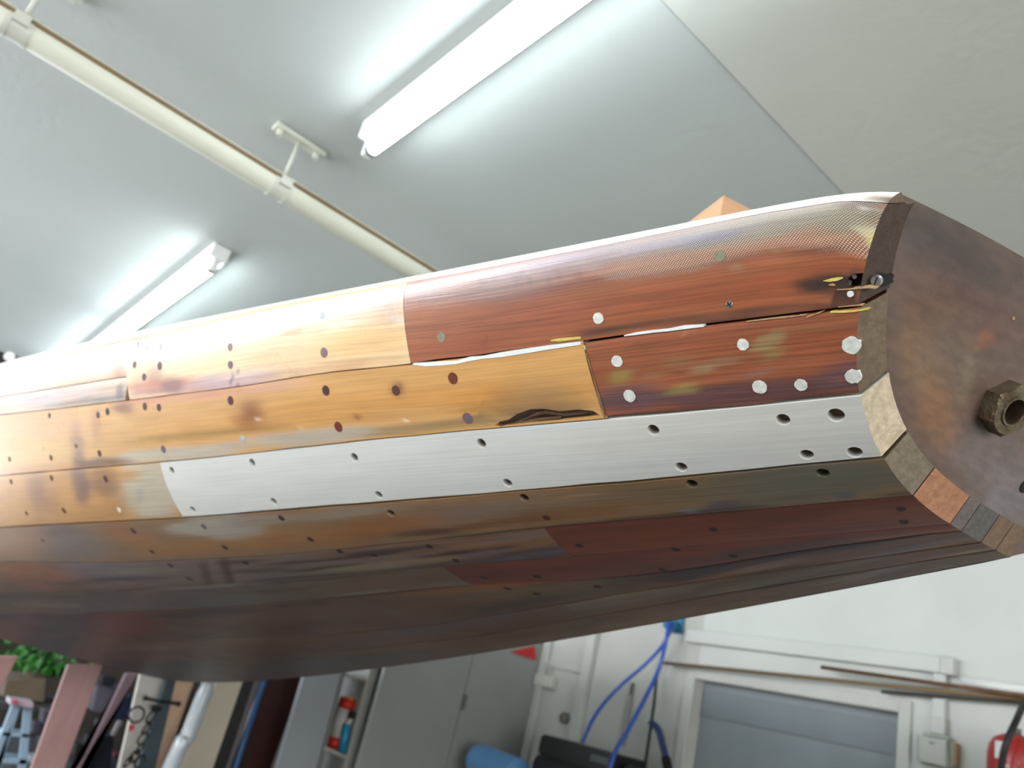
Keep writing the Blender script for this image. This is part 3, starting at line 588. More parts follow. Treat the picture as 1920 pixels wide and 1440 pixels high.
# ---- plugs, filler and screws
WH = (226, 227, 220)
for pl, ob, lst in (
 (p1a, o1a, [('w', 1123, 597, 22), ('g', 828, 632, 20), ('g', 1352, 480, 22), ('w', 1595, 551, 12)]),
 (p1b, o1b, [('p', 608, 661, 20), ('b', 605, 592, 14), ('p', 432, 651, 16), ('v', 433, 684, 16), ('d', 302, 650, 15), ('d', 276, 652, 14), ('d', 300, 686, 17), ('d', 253, 684, 14), ('d', 271, 707, 15), ('g', 259, 645, 10)]),
 (p2a, o2a, [('w', 1158, 677, 22), ('w', 1181, 742, 23), ('w', 1393, 646, 22), ('w', 1425, 725, 25), ('w', 1503, 721, 22), ('W', 1598, 647, 32), ('W', 1601, 705, 26)]),
 (p2b, o2b, [('d', 612, 732, 20), ('r', 635, 800, 20), ('k', 743, 732, 20), ('r', 850, 709, 23), ('v', 877, 784, 22), ('d', 433, 751, 18), ('d', 272, 762, 15), ('d', 298, 764, 15), ('d', 184, 778, 13), ('x', 202, 772, 14), ('d', 93, 779, 11), ('d', 187, 850, 13), ('k', 96, 858, 12), ('k', 18, 861, 11), ('v', 307, 842, 15), ('b', 455, 823, 14), ('k', 143, 836, 8)]),
 (p3b, o3b, [('d', 198, 898, 14), ('k', 97, 896, 12), ('k', 21, 903, 11), ('k', 120, 957, 12), ('W', 224, 956, 10), ('k', 50, 962, 9)]),
 (p4, o4, [('d', 1025, 970, 11), ('v', 382, 987, 11), ('d', 528, 971, 12), ('d', 422, 1026, 11), ('d', 285, 1034, 10), ('d', 250, 995, 12), ('d', 582, 1011, 11), ('v', 80, 1013, 9)])):
    for ty, x, y, h in lst:
        c = {'w': WH, 'W': WH, 'g': (140, 138, 112), 'p': (132, 104, 112), 'b': (176, 190, 200), 'v': (112, 92, 102), 'd': (74, 38, 36), 'r': (112, 42, 24), 'k': (84, 48, 36), 'x': (14, 10, 8)}[ty]  # x is an open hole, its dark inside painted as a black disc
        if ty in 'wW': plug('filler_spot', ob, pl, x, y, h, c, .0005, .6, .12 if ty == 'w' else .2, 20, coat=0)
        else: plug('plug', ob, pl, x, y, h, c, .0003, .5, .05)
for pl, pp in ((p5b, [(460, 1055), (320, 1060), (355, 1085), (637, 1019+14), (805, 1024), (855, 1050), (700, 1040)]), (p5a, [(1087, 1022), (1338, 992), (1690, 953), (1695, 978), (1268, 1030)]), (p6a, [(908, 1082), (1007, 1080), (1243, 1067), (1375, 1042)]), (p7, [(952, 1103), (1007, 1113), (1120, 1100)])):
    ob = [o for o in boat.children if o.name.startswith('plank')]
    own = {id(p5b): 0}
    o_ = None
    for x, y in pp: plug('plug', boat, pl, x, y, 9.5, (52, 36, 34), .0003, .5, .05).location = -Vector(boat.location)
def screwhead(parent, pl, x, y, r, slot, sink=.0):
    a, b = pl.inv(x, y); p, pa, pb, ux, uy, nn = pl.frame(a, b); bm = bmesh.new()
    Mx = Matrix((ux, uy, nn)).transposed().to_4x4(); Mx.translation = Vector(tuple(p-nn*sink))
    g = bmesh.ops.create_cone(bm, cap_ends=True, segments=20, radius1=r, radius2=r*.72, depth=r*.5)
    for f in [f for f in bm.faces if f.normal.z > .9]:
        pass
    bmesh.ops.transform(bm, matrix=Matrix.Translation((0, 0, r*.2)), verts=bm.verts)
    bmesh.ops.transform(bm, matrix=Mx, verts=bm.verts)
    o = fin('screw', bm, M_steel); o.parent = parent
    bm = bmesh.new()
    for an in slot:
        g = bmesh.ops.create_cube(bm, size=1); R_ = Matrix.Rotation(math.radians(an), 4, 'Z')@Matrix.Diagonal((r*1.3, r*.22, r*.12, 1))
        bmesh.ops.transform(bm, matrix=Matrix.Translation((0, 0, r*.46))@R_, verts=g['verts'])
    bmesh.ops.transform(bm, matrix=Mx, verts=bm.verts)
    s = fin('slot', bm, M_gap); s.parent = parent; return o
bm = bmesh.new()
def onT0(px, py, off=0.):
    d = ray(px, py); P0 = toW(np.array(0.), np.array(0.), np.array(0.))+NTR*off; return CAM+d*(((P0-CAM)@NTR)/(d@NTR))
NTR = -Fb*math.cos(math.radians(33))-UPV*math.sin(math.radians(33))
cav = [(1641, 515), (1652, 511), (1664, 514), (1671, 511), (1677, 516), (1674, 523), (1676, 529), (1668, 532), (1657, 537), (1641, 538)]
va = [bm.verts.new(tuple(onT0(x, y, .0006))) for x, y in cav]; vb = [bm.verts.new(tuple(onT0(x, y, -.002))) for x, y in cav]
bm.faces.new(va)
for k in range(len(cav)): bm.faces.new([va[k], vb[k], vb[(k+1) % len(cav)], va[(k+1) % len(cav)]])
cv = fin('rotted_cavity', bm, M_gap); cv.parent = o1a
screwhead(o1a, p1a, 1643, 528, .0042, (70,), .004)
screwhead(o1a, p1a, 1590, 532, .0022, (20,), .003)
screwhead(o1a, p1a, 1601, 520, .0020, (), .004)
screwhead(o1a, p1a, 1368, 571, .0034, (20, 110), .0012)
# ---- strips of filler along the seams and splinters
def strip(name, pts, wpx, m, parent=o1a, proud=.0006, label=None):
    bm = bmesh.new(); up_ = []; lo_ = []
    for i, (x, y) in enumerate(pts):
        w = wpx[i] if isinstance(wpx, (list, tuple)) else wpx
        for arr, yy in ((up_, y-w/2), (lo_, y+w/2)):
            t, th = hit(x, yy); l, q = S(t, th); nl, nq = norm_in(t, th)
            arr.append((toW(t, l-nl*proud/SB, q-nq*proud/SB), toW(t, l+nl*.003/SB, q+nq*.003/SB)))
    V = [[bm.verts.new(tuple(z[0])), bm.verts.new(tuple(w_[0])), bm.verts.new(tuple(w_[1])), bm.verts.new(tuple(z[1]))] for z, w_ in zip(up_, lo_)]
    for a, b in zip(V, V[1:]):
        for k in range(4): bm.faces.new([a[k], a[(k+1) % 4], b[(k+1) % 4], b[k]])
    bm.faces.new(V[0]); bm.faces.new(V[-1][::-1])
    o = fin(name, bm, m); o.parent = parent
    if label: o['label'] = label
    return o
M_yel = mat('yellow_old_glue', (214, 196, 96), .5, noise=.2, nscale=200); M_tan = mat('torn_fibre', (186, 152, 110), .6, noise=.3, nscale=200)
strip('filler_strip', [(776, 682), (800, 683), (830, 681), (858, 679), (880, 673), (905, 670), (940, 665), (985, 658), (1030, 651), (1060, 647), (1090, 643)], [3, 7, 8, 6, 8, 5, 9, 9, 8, 7, 6], M_white, label='white filler pressed into the open seam')
strip('filler_strip', [(1172, 629), (1195, 625), (1225, 621), (1255, 618), (1285, 613), (1320, 610)], [2, 5, 5, 5, 7, 5], M_white)
strip('filler_strip', [(1034, 638), (1050, 637), (1070, 635), (1090, 633)], [2, 6, 5, 4], M_yel, label='yellow old glue')
strip('splinter', [(1545, 526.5), (1558, 525), (1572, 523), (1582, 521)], [1, 6, 6, 2], M_yel, label='yellow glue remnant')
strip('splinter', [(1555, 534), (1562, 533.5), (1568, 534)], [1, 4, 2], M_tan)
strip('splinter', [(1570, 543), (1590, 542), (1610, 540), (1630, 538), (1645, 540)], [1, 2, 3, 4, 2], M_tan)
strip('splinter', [(1558, 585), (1580, 584), (1605, 582.5), (1630, 579)], [2, 4, 3, 1], M_yel)
strip('splinter', [(1572, 575.5), (1595, 573), (1618, 571.5)], [.8, 1.5, 1.5], M_tan)
strip('splinter', [(1400, 603), (1440, 598), (1480, 594), (1512, 590)], [1, 1.6, 1.6, 1], M_tan)
strip('splinter', [(1514, 594), (1525, 590), (1540, 585), (1548, 581)], [2.5, 1.5, 2, 1], M_tan)
strip('splinter', [(955, 797), (985, 786), (1000, 778), (1020, 774), (1060, 779), (1100, 775)], [1, 3, 4, 5, 3, 1], mat('rotten_wood', (92, 66, 44), .8, noise=.5, nscale=200), parent=o2b, proud=-.0012, label='crumbling rotten wood')
strip('splinter', [(940, 800), (975, 793), (1010, 788), (1050, 784)], [1, 4, 4, 1], mat('rotten_wood', (112, 84, 56), .8, noise=.5, nscale=200), parent=o2b, proud=-.001)
strip('butt_filler', [(1096, 648), (1097.5, 655)], [1, 1], M_white, parent=o2a)
bm = bmesh.new(); pp_ = []
for (x, y, w) in [(1101, 662, 2), (1107, 680, 3), (1112, 700, 2.5), (1117, 718, 3), (1122, 736, 3.5), (1127, 755, 6), (1132, 770, 5), (1137, 783, 4)]:
    for xx in (x-w/2, x+w/2):
        t, th = hit(xx, y); l, q = S(t, th); nl, nq = norm_in(t, th); pp_.append(toW(t, l-nl*.0005/SB, q-nq*.0005/SB))
vv = [bm.verts.new(tuple(p)) for p in pp_]
for k in range(0, len(vv)-2, 2): bm.faces.new([vv[k], vv[k+1], vv[k+3], vv[k+2]])
bmesh.ops.solidify(bm, geom=bm.faces[:], thickness=.001)
bf = fin('filler_strip', bm, M_tan); bf.parent = o2a
# ---- dark caulking behind the seams, far side, deck
def shell(name, tmin, t1, th0, th1, depth, m, mirror=False, nt=70, nh=26, label=None):
    tt = tmin+(t1-tmin)*np.linspace(0, 1, nt)**1.3; hh = np.linspace(th0, th1, nh); A, H = np.meshgrid(tt, hh, indexing='ij')
    if True:
        T0 = t_tr(H[0]); A = T0[None, :]+(t1-T0[None, :])*np.linspace(0, 1, nt)[:, None]**1.2
    l, q = S(A, H); nl, nq = norm_in(A, H); l = l+nl*depth; q = q+nq*depth
    if mirror:
        l = 2*CL-l; q = Df(A)*np.clip(1-(l-CL)/Bf(A), 0, 1)**1.15
    q = np.maximum(q, -.12); A = np.maximum(A, RK*np.maximum(q, 0)+.006)
    P = toW(A, l, q).reshape(-1, 3); idx = np.arange(nt*nh).reshape(nt, nh)
    f = np.stack([idx[:-1, :-1], idx[:-1, 1:], idx[1:, 1:], idx[1:, :-1]], -1).reshape(-1, 4).tolist()
    me = bpy.data.meshes.new(name); me.from_pydata([tuple(p) for p in P], [], f); me.update()
    o = link(name, me, boat, m); o.location = -Vector(boat.location)
    if label: o['label'] = label
    return o
shell('seam_caulking', 0, TMAX-.02, .003, math.pi/2, .0075/SB, M_gap, label='dark caulking in the plank seams')
M_far = mat('dark_hull_wood', (84, 62, 48), .4, noise=.4, nscale=9, coat=.2)
shell('far_side_planking', 0, TMAX, 0, math.pi/2, 0, M_far, True)
M_deck = mat('deck_paint', (206, 204, 196), .6, noise=.08, nscale=8)
vs_ = []; fs_ = []; NT = 60; NL = 14
for i in range(NT+1):
    t = .02+(TMAX-.02)*i/NT; bb_ = float(Bf(t)); 
    for k in range(NL+1):
        x = -1+2*k/NL; l = CL+bb_*x*.995; z = .045*(1-x*x)+(KEELTILT*max(l-CL, 0)); vs_.append(tuple(toW(t, l, -z-.002)))
fs_ = [[i*(NL+1)+k, i*(NL+1)+k+1, (i+1)*(NL+1)+k+1, (i+1)*(NL+1)+k] for i in range(NT) for k in range(NL)]
me = bpy.data.meshes.new('deck'); me.from_pydata(vs_, [], fs_); me.update(); dk = link('deck', me, boat, M_deck); dk.location = -Vector(boat.location)
# ---- transom board, inside the ring of plank ends
TB = []; TO = []
for k in range(60):
    th = math.pi/2*k/59; l, q = S(np.array(float(t_tr(np.array(th)))), np.array(th)); nl, nq = norm_in(np.array(float(t_tr(np.array(th)))), np.array(th))
    thk = (TH*.98)*min(1, .12+k/9)
    TB.append((float(l+nl*thk), float(q+nq*thk))); TO.append((float(l), float(q)))
far_ = [(2*CL-l, max(0., TO[-1][1]*max(0., 1-(CL-l)/float(Bf(RK*q)))**1.15-.002)) for l, q in TO[::-1]]
far_ = [f for i, f in enumerate(far_) if i == 0 or (f[0] > far_[i-1][0]+1e-4 and f[1] > 0)]
edge_pts = [(-.0005, 0.)]+TB[1:]+far_
lx, qx = edge_pts[-1]
for k in range(1, 24):
    f_ = 1-k/24; l = lx*f_+(-.0005)*(1-f_); x = (l-CL)/.62; edge_pts.append((l, -.045*max(0, 1-x*x)-KEELTILT*max(l-CL, 0)))
pts = [Vector(p) for p in edge_pts]; n0 = len(pts); ed = [(i, (i+1) % n0) for i in range(n0)]; EP = np.array(edge_pts)
for a in np.arange(0., 1.3, .012):
    for b in np.arange(-.3, .34, .012):
        if inpoly(a, b, EP, .985): pts.append(Vector((a, b)))
vo, eo, fo, ov, oe, of = delaunay_2d_cdt(pts, ed, [], 0, 1e-6)
LQ = np.array([(p[0], p[1]) for p in vo]); tl = [list(f) for f in fo if inpoly(*LQ[list(f)].mean(0), EP)]
PT = toW(RK*LQ[:, 1]+.0035, LQ[:, 0], LQ[:, 1]); NT_ = len(PT); inn = PT+Fb*.02
BT = [(1720, 440, 50, 30, 30, (86, 74, 70), .7, .6), (1790, 470, 120, 60, 38, (62, 52, 50), .7, .6), (1750, 570, 60, 60, 0, (96, 62, 46), .6, .6), (1840, 600, 60, 50, 20, (92, 56, 50), .5, .6), (1735, 700, 36, 90, -14, (128, 98, 70), .75, .6), (1760, 780, 36, 60, -20, (134, 92, 60), .7, .6), (1790, 650, 50, 60, 0, (104, 86, 72), .6, .6), (1815, 700, 12, 60, 10, (126, 112, 92), .6, .6), (1845, 640, 14, 20, 20, (146, 86, 52), .7, .5),
      (1850, 860, 60, 70, 0, (112, 100, 100), .7, .6), (1885, 940, 60, 50, 0, (120, 116, 120), .6, .6), (1900, 600, 6, 8, 0, (60, 40, 40), .3, .4), (1715, 400, 30, 24, 30, (70, 56, 46), .6, .5), (1820, 500, 120, 8, 38, (50, 40, 40), .4, .5)]
colT = np.ones((NT_*2, 4)); cc = paint(PT, (96, 76, 66), BT, LQ[:, 0]*.5, LQ[:, 1]*.5, .15); colT[:NT_, :3] = cc; colT[NT_:, :3] = cc*.6
fxT = np.ones((NT_*2, 4)); fxT[:, 0] = .42; fxT[:, 1] = 0; fxT[:, 2] = .14
faces = tl+[[i+NT_ for i in f[::-1]] for f in tl]; bnd = list(range(n0)); mp = {}
for i, o in enumerate(ov):
    for j in o: mp[j] = i
bnd = [mp[i] for i in range(n0)]
faces += [[bnd[k], bnd[(k+1) % n0], bnd[(k+1) % n0]+NT_, bnd[k]+NT_] for k in range(n0)]
me = bpy.data.meshes.new('transom_board'); me.from_pydata([tuple(p) for p in PT]+[tuple(p) for p in inn], [], faces); me.update()
for nm, dat in (('stain', colT), ('finish', fxT)):
    at = me.attributes.new(nm, 'FLOAT_COLOR', 'POINT'); at.data.foreach_set('color', dat.astype(np.float32).ravel())
ul = me.uv_layers.new(name='UVMap'); li = np.zeros(len(me.loops), np.int32); me.loops.foreach_get('vertex_index', li)
UVT = np.concatenate([LQ, LQ])*SB; ul.data.foreach_set('uv', UVT[li].astype(np.float32).ravel())
tb = link('transom_board', me, boat, M_TR); tb.location = -Vector(boat.location); tb['label'] = 'dark worn transom board'
# through-hull fitting
NTR = -Fb*math.cos(math.radians(33))-UPV*math.sin(math.radians(33))
def onT(px, py):
    d = ray(px, py); P0 = toW(np.array(.0035), np.array(0.), np.array(0.)); k = ((P0-CAM)@NTR)/(d@NTR); return CAM+d*k
cN = onT(1873, 761); dep = float(project(cN)[2]); rN = 52*dep/FOC
ux = np.cross(NTR, UPV); ux /= np.linalg.norm(ux); uy = np.cross(NTR, ux)
MN_ = Matrix((ux, uy, NTR)).transposed().to_4x4(); MN_.translation = Vector(tuple(cN))
bm = bmesh.new(); rings = []
HT = rN*.62; RI = rN*.46
def ring(r, z, n=48, hexa=False):
    out = []
    for k in range(n):
        an = 2*math.pi*k/n+.28
        rr = r
        if hexa: rr = r*math.cos(math.pi/6)/math.cos(((an-.28+math.pi/6) % (math.pi/3))-math.pi/6)
        out.append(bm.verts.new((rr*math.cos(an), rr*math.sin(an), z)))
    return out
seq = [ring(rN, 0, hexa=True), ring(rN, HT*.86, hexa=True), ring(rN*.87, HT), ring(RI*1.22, HT), ring(RI*1.22, HT*.97), ring(RI*1.20, HT*1.10), ring(RI*1.03, HT*1.10), ring(RI, HT*1.04), ring(RI, -.02)]
for a, b in zip(seq, seq[1:]):
    for k in range(48): bm.faces.new([a[k], a[(k+1) % 48], b[(k+1) % 48], b[k]])
bm.faces.new(seq[-1][::-1]); bmesh.ops.transform(bm, matrix=MN_, verts=bm.verts)
nut = fin('hexagonal_outlet_nut', bm, M_bronze, boat); nut['label'] = 'corroded bronze hexagonal nut round an open outlet pipe'
bm = bmesh.new(); g = bmesh.ops.create_cone(bm, cap_ends=True, segments=16, radius1=.0016, radius2=.0012, depth=.001); bmesh.ops.transform(bm, matrix=Matrix.Translation(Vector(tuple(onT(1900, 597)-np.array(MN_.translation))))@MN_, verts=bm.verts); fin('screw', bm, M_tan, boat)
bm = bmesh.new(); g = bmesh.ops.create_cone(bm, cap_ends=True, segments=16, radius1=.006, radius2=.0055, depth=.0015); bmesh.ops.transform(bm, matrix=Matrix.Translation(Vector(tuple(onT(1922, 912)-np.array(MN_.translation))))@MN_, verts=bm.verts); fin('plug', bm, M_gap, boat)  # black disc standing for a dark recess in the transom
# ------------------------------------------------------------------ timber block on the deck
M_tim = mat('fresh_timber', (206, 160, 122), .7, noise=.18, nscale=6, stretch=(1, 1, 14))
sP = onX(1357, 365, onZ(1357, 405, 1.95)[0]-.10)
d = ray(1357, 365); kk = (float(toW(np.array(.25), np.array(0.), np.array(0.))[1])+.17)/d[1]; ap = CAM+d*kk
a1 = math.radians(17.5); bx = np.array([-math.cos(a1), math.sin(a1), 0]); by = np.array([math.sin(a1), math.cos(a1), 0])
zb = float(toW(np.array(.3), np.array(0.), np.array(0.))[2])+SB*.075
bm = bmesh.new(); b0_ = np.array([ap[0], ap[1], zb])
q = [b0_, b0_+bx*.16, b0_+bx*.16+by*.20, b0_+by*.20]; H_ = np.array([0, 0, ap[2]-zb])
prism8(bm, q+[p+H_ for p in q]); bevel(bm, .0012)
tag(fin('timber_block', bm, M_tim), 'sawn pale timber block standing on the deck behind the hull edge', 'block')
# ------------------------------------------------------------------ ceiling lights
M_tube = mat('tube_glow', (255, 255, 255), .4, emit=(236, 250, 255), estr=27)
M_bat = mat('batten_white', (240, 242, 240), .5)
M_capg = mat('tube_end_cap', (150, 152, 150), .5, .3)
def light(x0, x1, y, label, n=1, group=None):
    r = empty('fluorescent_light', (x0, y, HC)); tag(r, label, 'light', group)
    lo, hi = min(x0, x1), max(x0, x1); L_ = (hi-lo)/n
    boxo('housing', (lo, y-.034, HC-.055), (hi, y+.034, HC-.001), M_bat, r, .004)
    for k in range(n):
        a, b = lo+L_*k, lo+L_*(k+1)
        tubeo('tube', [(a+.03, y, HC-.088), (b-.03, y, HC-.088)], .0145, M_tube, r, 16)
        for e, s in ((a+.004, 1), (b-.004, -1)):
            boxo('lamp_holder', (min(e, e+s*.024), y-.013, HC-.098), (max(e, e+s*.024), y+.013, HC-.054), M_bat, r, .004)
            tubeo('end_cap', [(e+s*.024, y, HC-.088), (e+s*.040, y, HC-.088)], .0149, M_capg, r, 16)
    return r
A0 = onZ(683, 292, HC-.088); Bq = onZ(406, 492, HC-.07)
light(A0[0], A0[0]+1.25, A0[1], 'bare fluorescent tube light at the top centre of the ceiling')
fb = light(Bq[0], Bq[0]-2.7, Bq[1], 'far fluorescent batten light above the left end of the hull', 2)
pc = onZ(284, 583, HC-.09)
tubeo('pull_cord', [pc, pc+np.array([0, 0, -.05]), pc+np.array([.01, 0, -.075])], .003, M_capg, fb, 6)
g_ = 'added fluorescent lights out of frame'  # unseen fittings added for more room light
for (x0, y) in ((.5, A0[1]), (-2.6, -1.5), (.2, -1.5), (-5.4, -1.5)): light(x0, x0+1.25, y, {(.5, 1): 'added fluorescent light above and behind the transom, out of frame', (-2.6, 0): 'added fluorescent light near the left wall windows, out of frame', (.2, 0): 'added fluorescent light over the camera, out of frame', (-5.4, 0): 'added fluorescent light nearest the far gate, out of frame'}[(x0, int(y > 0))], 1, g_)
# ------------------------------------------------------------------ pipe under the ceiling
M_pipe = mat('cream_pipe', (214, 214, 198), .45, noise=.06, nscale=5)
M_clamp = mat('painted_clamp', (200, 202, 190), .45)
zp = HC-.16; pa_ = onZ(51, 46, zp); pb_ = onZ(690, 462, zp); xp = (pa_[0]+pb_[0])/2
dpt = float(project(onZ(380, 262, zp))[2]); rp = 26*dpt/FOC
pr = empty('ceiling_pipe', (xp, 0, zp)); tag(pr, 'long cream plastic pipe hung under the ceiling', 'pipe')
tubeo('pipe_run', [(xp, -2.6, zp), (xp, YL, zp)], rp, M_pipe, pr, 32)
tubeo('pipe_edge_line', [(xp+rp*1.0, -2.6, zp+rp*.25), (xp+rp*1.0, YL, zp+rp*.25)], .0055, mat('brown_edge_line', (122, 98, 66), .6), pr, 8)['label'] = 'thin brown strip standing for the shade and dust along the upper side of the pipe'  # thin tube added for the shadow and dust line on the pipe
for (px, py) in ((524, 352), (40, 38)):
    P_ = onZ(px, py, zp); y = P_[1]
    bm = bmesh.new(); 
    for s in (-1, 1): tube(bm, [(xp, y+s*.021-.005, zp), (xp, y+s*.021+.005, zp)], rp*1.06, 32)
    tube(bm, [(xp, y-.018, zp), (xp, y+.018, zp)], rp*1.025, 32)
    box(bm, np.array([xp-rp*1.3, y-.016, zp-.012]), np.array([xp-rp, y+.016, zp+.012])); box(bm, np.array([xp+rp, y-.016, zp-.012]), np.array([xp+rp*1.25, y+.016, zp+.012]))
    fin('clamp', bm, M_clamp, pr)
    tubeo('hanger_rod', [(xp, y, zp+rp), (xp, y, HC-.012)], .006, M_clamp, pr, 8)
    bm = bmesh.new(); box(bm, np.array([xp-.02, y-.075, HC-.014]), np.array([xp+.02, y+.075, HC-.001])); bevel(bm, .003)
    for s in (-1, 1): tube(bm, [(xp, y+s*.055, HC-.03), (xp, y+s*.055, HC-.014)], .009, 8)
    fin('hanger_plate', bm, M_clamp, pr)
# ------------------------------------------------------------------ right wall and its door
M_door = mat('grey_door_paint', (142, 150, 155), .5, noise=.1, nscale=5)
M_dfr = mat('door_frame_paint', (196, 198, 192), .55, noise=.08, nscale=6)
M_dark = mat('dark_grey', (96, 102, 100), .6)  # even dark grey of small fittings and marks
dl = onY(1306, 1270, YL); dr = onY(1687, 1340, YL); DT = (dl[2]+dr[2])/2; DX0, DX1 = dl[0], dr[0]
tag(boxo('wall_right', (XE, YL, 0), (DX0, YL+.15, HC), M_wall2, bev=0), kind='structure')
tag(boxo('wall_right', (DX1, YL, 0), (3.5, YL+.15, HC), M_wall, bev=0), kind='structure')
tag(boxo('wall_right', (DX0, YL, DT), (DX1, YL+.15, HC), M_wall, bev=0), kind='structure')
dd = tag(boxo('door_1', (DX0, YL+.07, 0), (DX1, YL+.11, DT), M_door, bev=.002), 'grey painted door', kind='structure')
boxo('door_rail', (DX0+.004, YL+.062, DT-.16), (DX1-.004, YL+.07, DT-.035), mat('grey_door_rail', (128, 136, 142), .5, noise=.1, nscale=6), dd, .002)
for (a, b) in ((DX0-.055, DX0), (DX1, DX1+.05)): tag(boxo('trim_1', (a, YL-.015, 0), (b, YL, DT+.05), M_dfr, bev=.003), kind='structure')
tag(boxo('trim_1', (DX0, YL-.015, DT), (DX1, YL, DT+.05), M_dfr, bev=.003), kind='structure')
# cable trunking
def onyz(px, py, off=0.): return onY(px, py, YL-off)
ta, tb_ = onyz(1200, 1188, .045), onyz(1749, 1265, .045); tz = (ta[2]+tb_[2])/2
tr_ = empty('cable_trunking', tuple(onyz(1500, 1230))); tag(tr_, 'white horizontal cable trunking on the wall above the grey door', 'trunking')
xr_ = onyz(1788, 1262, .045)[0]; xl_ = onyz(1284, 1196, .045)[0]
boxo('trunk_box', (xl_, YL-.045, tz), (xr_-.05, YL-.001, tz+.062), M_wall, tr_, .003); boxo('end_piece', (xr_-.05, YL-.05, tz-.004), (xr_, YL-.001, tz+.066), M_dfr, tr_, .004)
vx = onyz(1760, 1320, .03)[0]; vz = onyz(1760, 1376, .03)[2]
boxo('down_conduit', (vx-.025, YL-.03, vz), (vx+.022, YL-.001, tz), M_wall, tr_, .003); boxo('conduit_coupling', (vx-.03, YL-.036, vz-.002), (vx+.027, YL-.001, vz+.06), M_dfr, tr_, .003)
# junction box under it
ja, jb = onyz(1717, 1385, .06), onyz(1783, 1432, .06); jc = onyz(1750, 1402, .06)
jr = empty('junction_box', tuple(jc)); tag(jr, 'rounded grey-green electric junction box between the grey door and the red extinguisher', 'junction box')
bm = bmesh.new(); box(bm, np.array([ja[0], YL-.06, jc[2]-.072]), np.array([jb[0], YL-.001, vz-.004])); bevel(bm, .018, 3); fin('box_body', bm, mat('box_grey_green', (166, 172, 160), .5), jr)
bm = bmesh.new(); box(bm, np.array([ja[0]+.012, YL-.066, jc[2]-.06]), np.array([jb[0]-.012, YL-.058, vz-.016])); bevel(bm, .004, 2); fin('box_cover', bm, mat('box_cover_grey', (174, 178, 168), .5), jr)
boxo('side_seal', (jb[0]-.001, YL-.05, jc[2]-.05), (jb[0]+.012, YL-.01, vz-.02), mat('tan_seal', (168, 140, 104), .6), jr, .005)
boxo('cover_mark', (jc[0]-.012, YL-.068, jc[2]+.012), (jc[0]+.006, YL-.0655, jc[2]+.018), M_dark, jr, .0005)
# white pipe end and extinguisher
w0, w1 = onyz(1806, 1277, .04), onyz(1975, 1303, .04)
tag(tubeo('wall_pipe', [w0, w1], .018, mat('bright_white_pipe', (238, 240, 236), .4), None, 16), 'short bright white pipe on the wall beside the trunking end', 'pipe')
ec = onyz(1908, 1400, .12); er = .092
ex = empty('fire_extinguisher', (ec[0], ec[1], 1.35)); tag(ex, 'red rounded fire extinguisher hung on the white wall at the right edge', 'fire extinguisher')
M_red = mat('extinguisher_red', (176, 44, 40), .35, coat=.3, noise=.1, nscale=5)
top = onyz(1908, 1378, .12)[2]; prof = [(.6, top-.52), (1, top-.50), (1, top-.08), (.94, top-.045), (.78, top-.02), (.5, top-.005), (.2, top)]
pts_ = [np.array([ec[0], ec[1], z]) for _k, z in prof]; tubeo('cylinder', pts_, er, M_red, ex, 28, [er*k for k, _z in prof])
tubeo('valve', [(ec[0], ec[1], top), (ec[0], ec[1], top+.02)], .012, M_dark, ex)
lp = onyz(1900, 1410, .12+er); bm = bmesh.new()
bmesh.ops.create_grid(bm, x_segments=6, y_segments=1, size=.5)
for v in bm.verts:
    an = math.radians(-90-14)+v.co.x*.42; z = v.co.y*.055; v.co = Vector((ec[0]+math.cos(an)*(er+.001), ec[1]+math.sin(an)*(er+.001), lp[2]+z))
lab = fin('label_plate', bm, M_white, ex); lab['label'] = 'small white label'
boxo('wall_bracket', (ec[0]-.02, ec[1]+er*.9, top-.2), (ec[0]+.02, YL, top-.12), M_dark, ex, .002)
# metal rods on the wall
M_rust = mat('rusty_rod', (122, 88, 62), .6, .4, noise=.4, nscale=20); M_rod = mat('grey_rod', (84, 80, 72), .5, .5); M_brs = mat('brass_rod', (136, 112, 82), .5, .4)
for pts_, m_, r_, lb, off in (([(1245, 1243), (1580, 1277), (1920, 1311)], M_brs, .0085, 'longest brown metal rod along the wall above the door', .07), ([(1540, 1251), (1760, 1284), (1920, 1305)], M_rust, .0085, 'rust-coloured metal rod, upper one of the three at the right edge', .10), ([(1653, 1297), (1800, 1308), (1920, 1318)], M_rod, .0065, 'thin dark grey metal rod below the other two at the right edge', .04)):
    P3 = [onyz(x, y, off) for x, y in pts_]; P3 = [P3[0], P3[-1]+(P3[-1]-P3[0])*.6]
    tag(tubeo('metal_rod', P3, r_, m_, None, 10), lb, 'rod', 'rods along the right wall')
hk = onyz(1955, 1312, .05); hb = empty('wall_hook', tuple(hk)); tag(hb, 'steel wall hook carrying the rods just past the right edge', 'hook')
boxo('hook_arm', (hk[0]-.008, YL-.11, hk[2]-.045), (hk[0]+.008, YL, hk[2]-.035), M_rod, hb, .002); boxo('hook_tip', (hk[0]-.008, YL-.115, hk[2]-.045), (hk[0]+.008, YL-.105, hk[2]+.02), M_rod, hb, .002)
boxo('hook_tip', (hk[0]-.008, YL-.05, hk[2]-.038), (hk[0]+.008, YL-.045, hk[2]-.01), M_rod, hb, .001)
tag(tubeo('hanging_cable', curve([onyz(1920, 1318, .12), onyz(1906, 1350, .24), onyz(1890, 1385, .28), onyz(1880, 1420, .28), onyz(1874, 1480, .26)]), .011, mat('black_cable', (24, 22, 24), .5), None, 10), 'thick black cable hanging in front of the red extinguisher', 'cable')
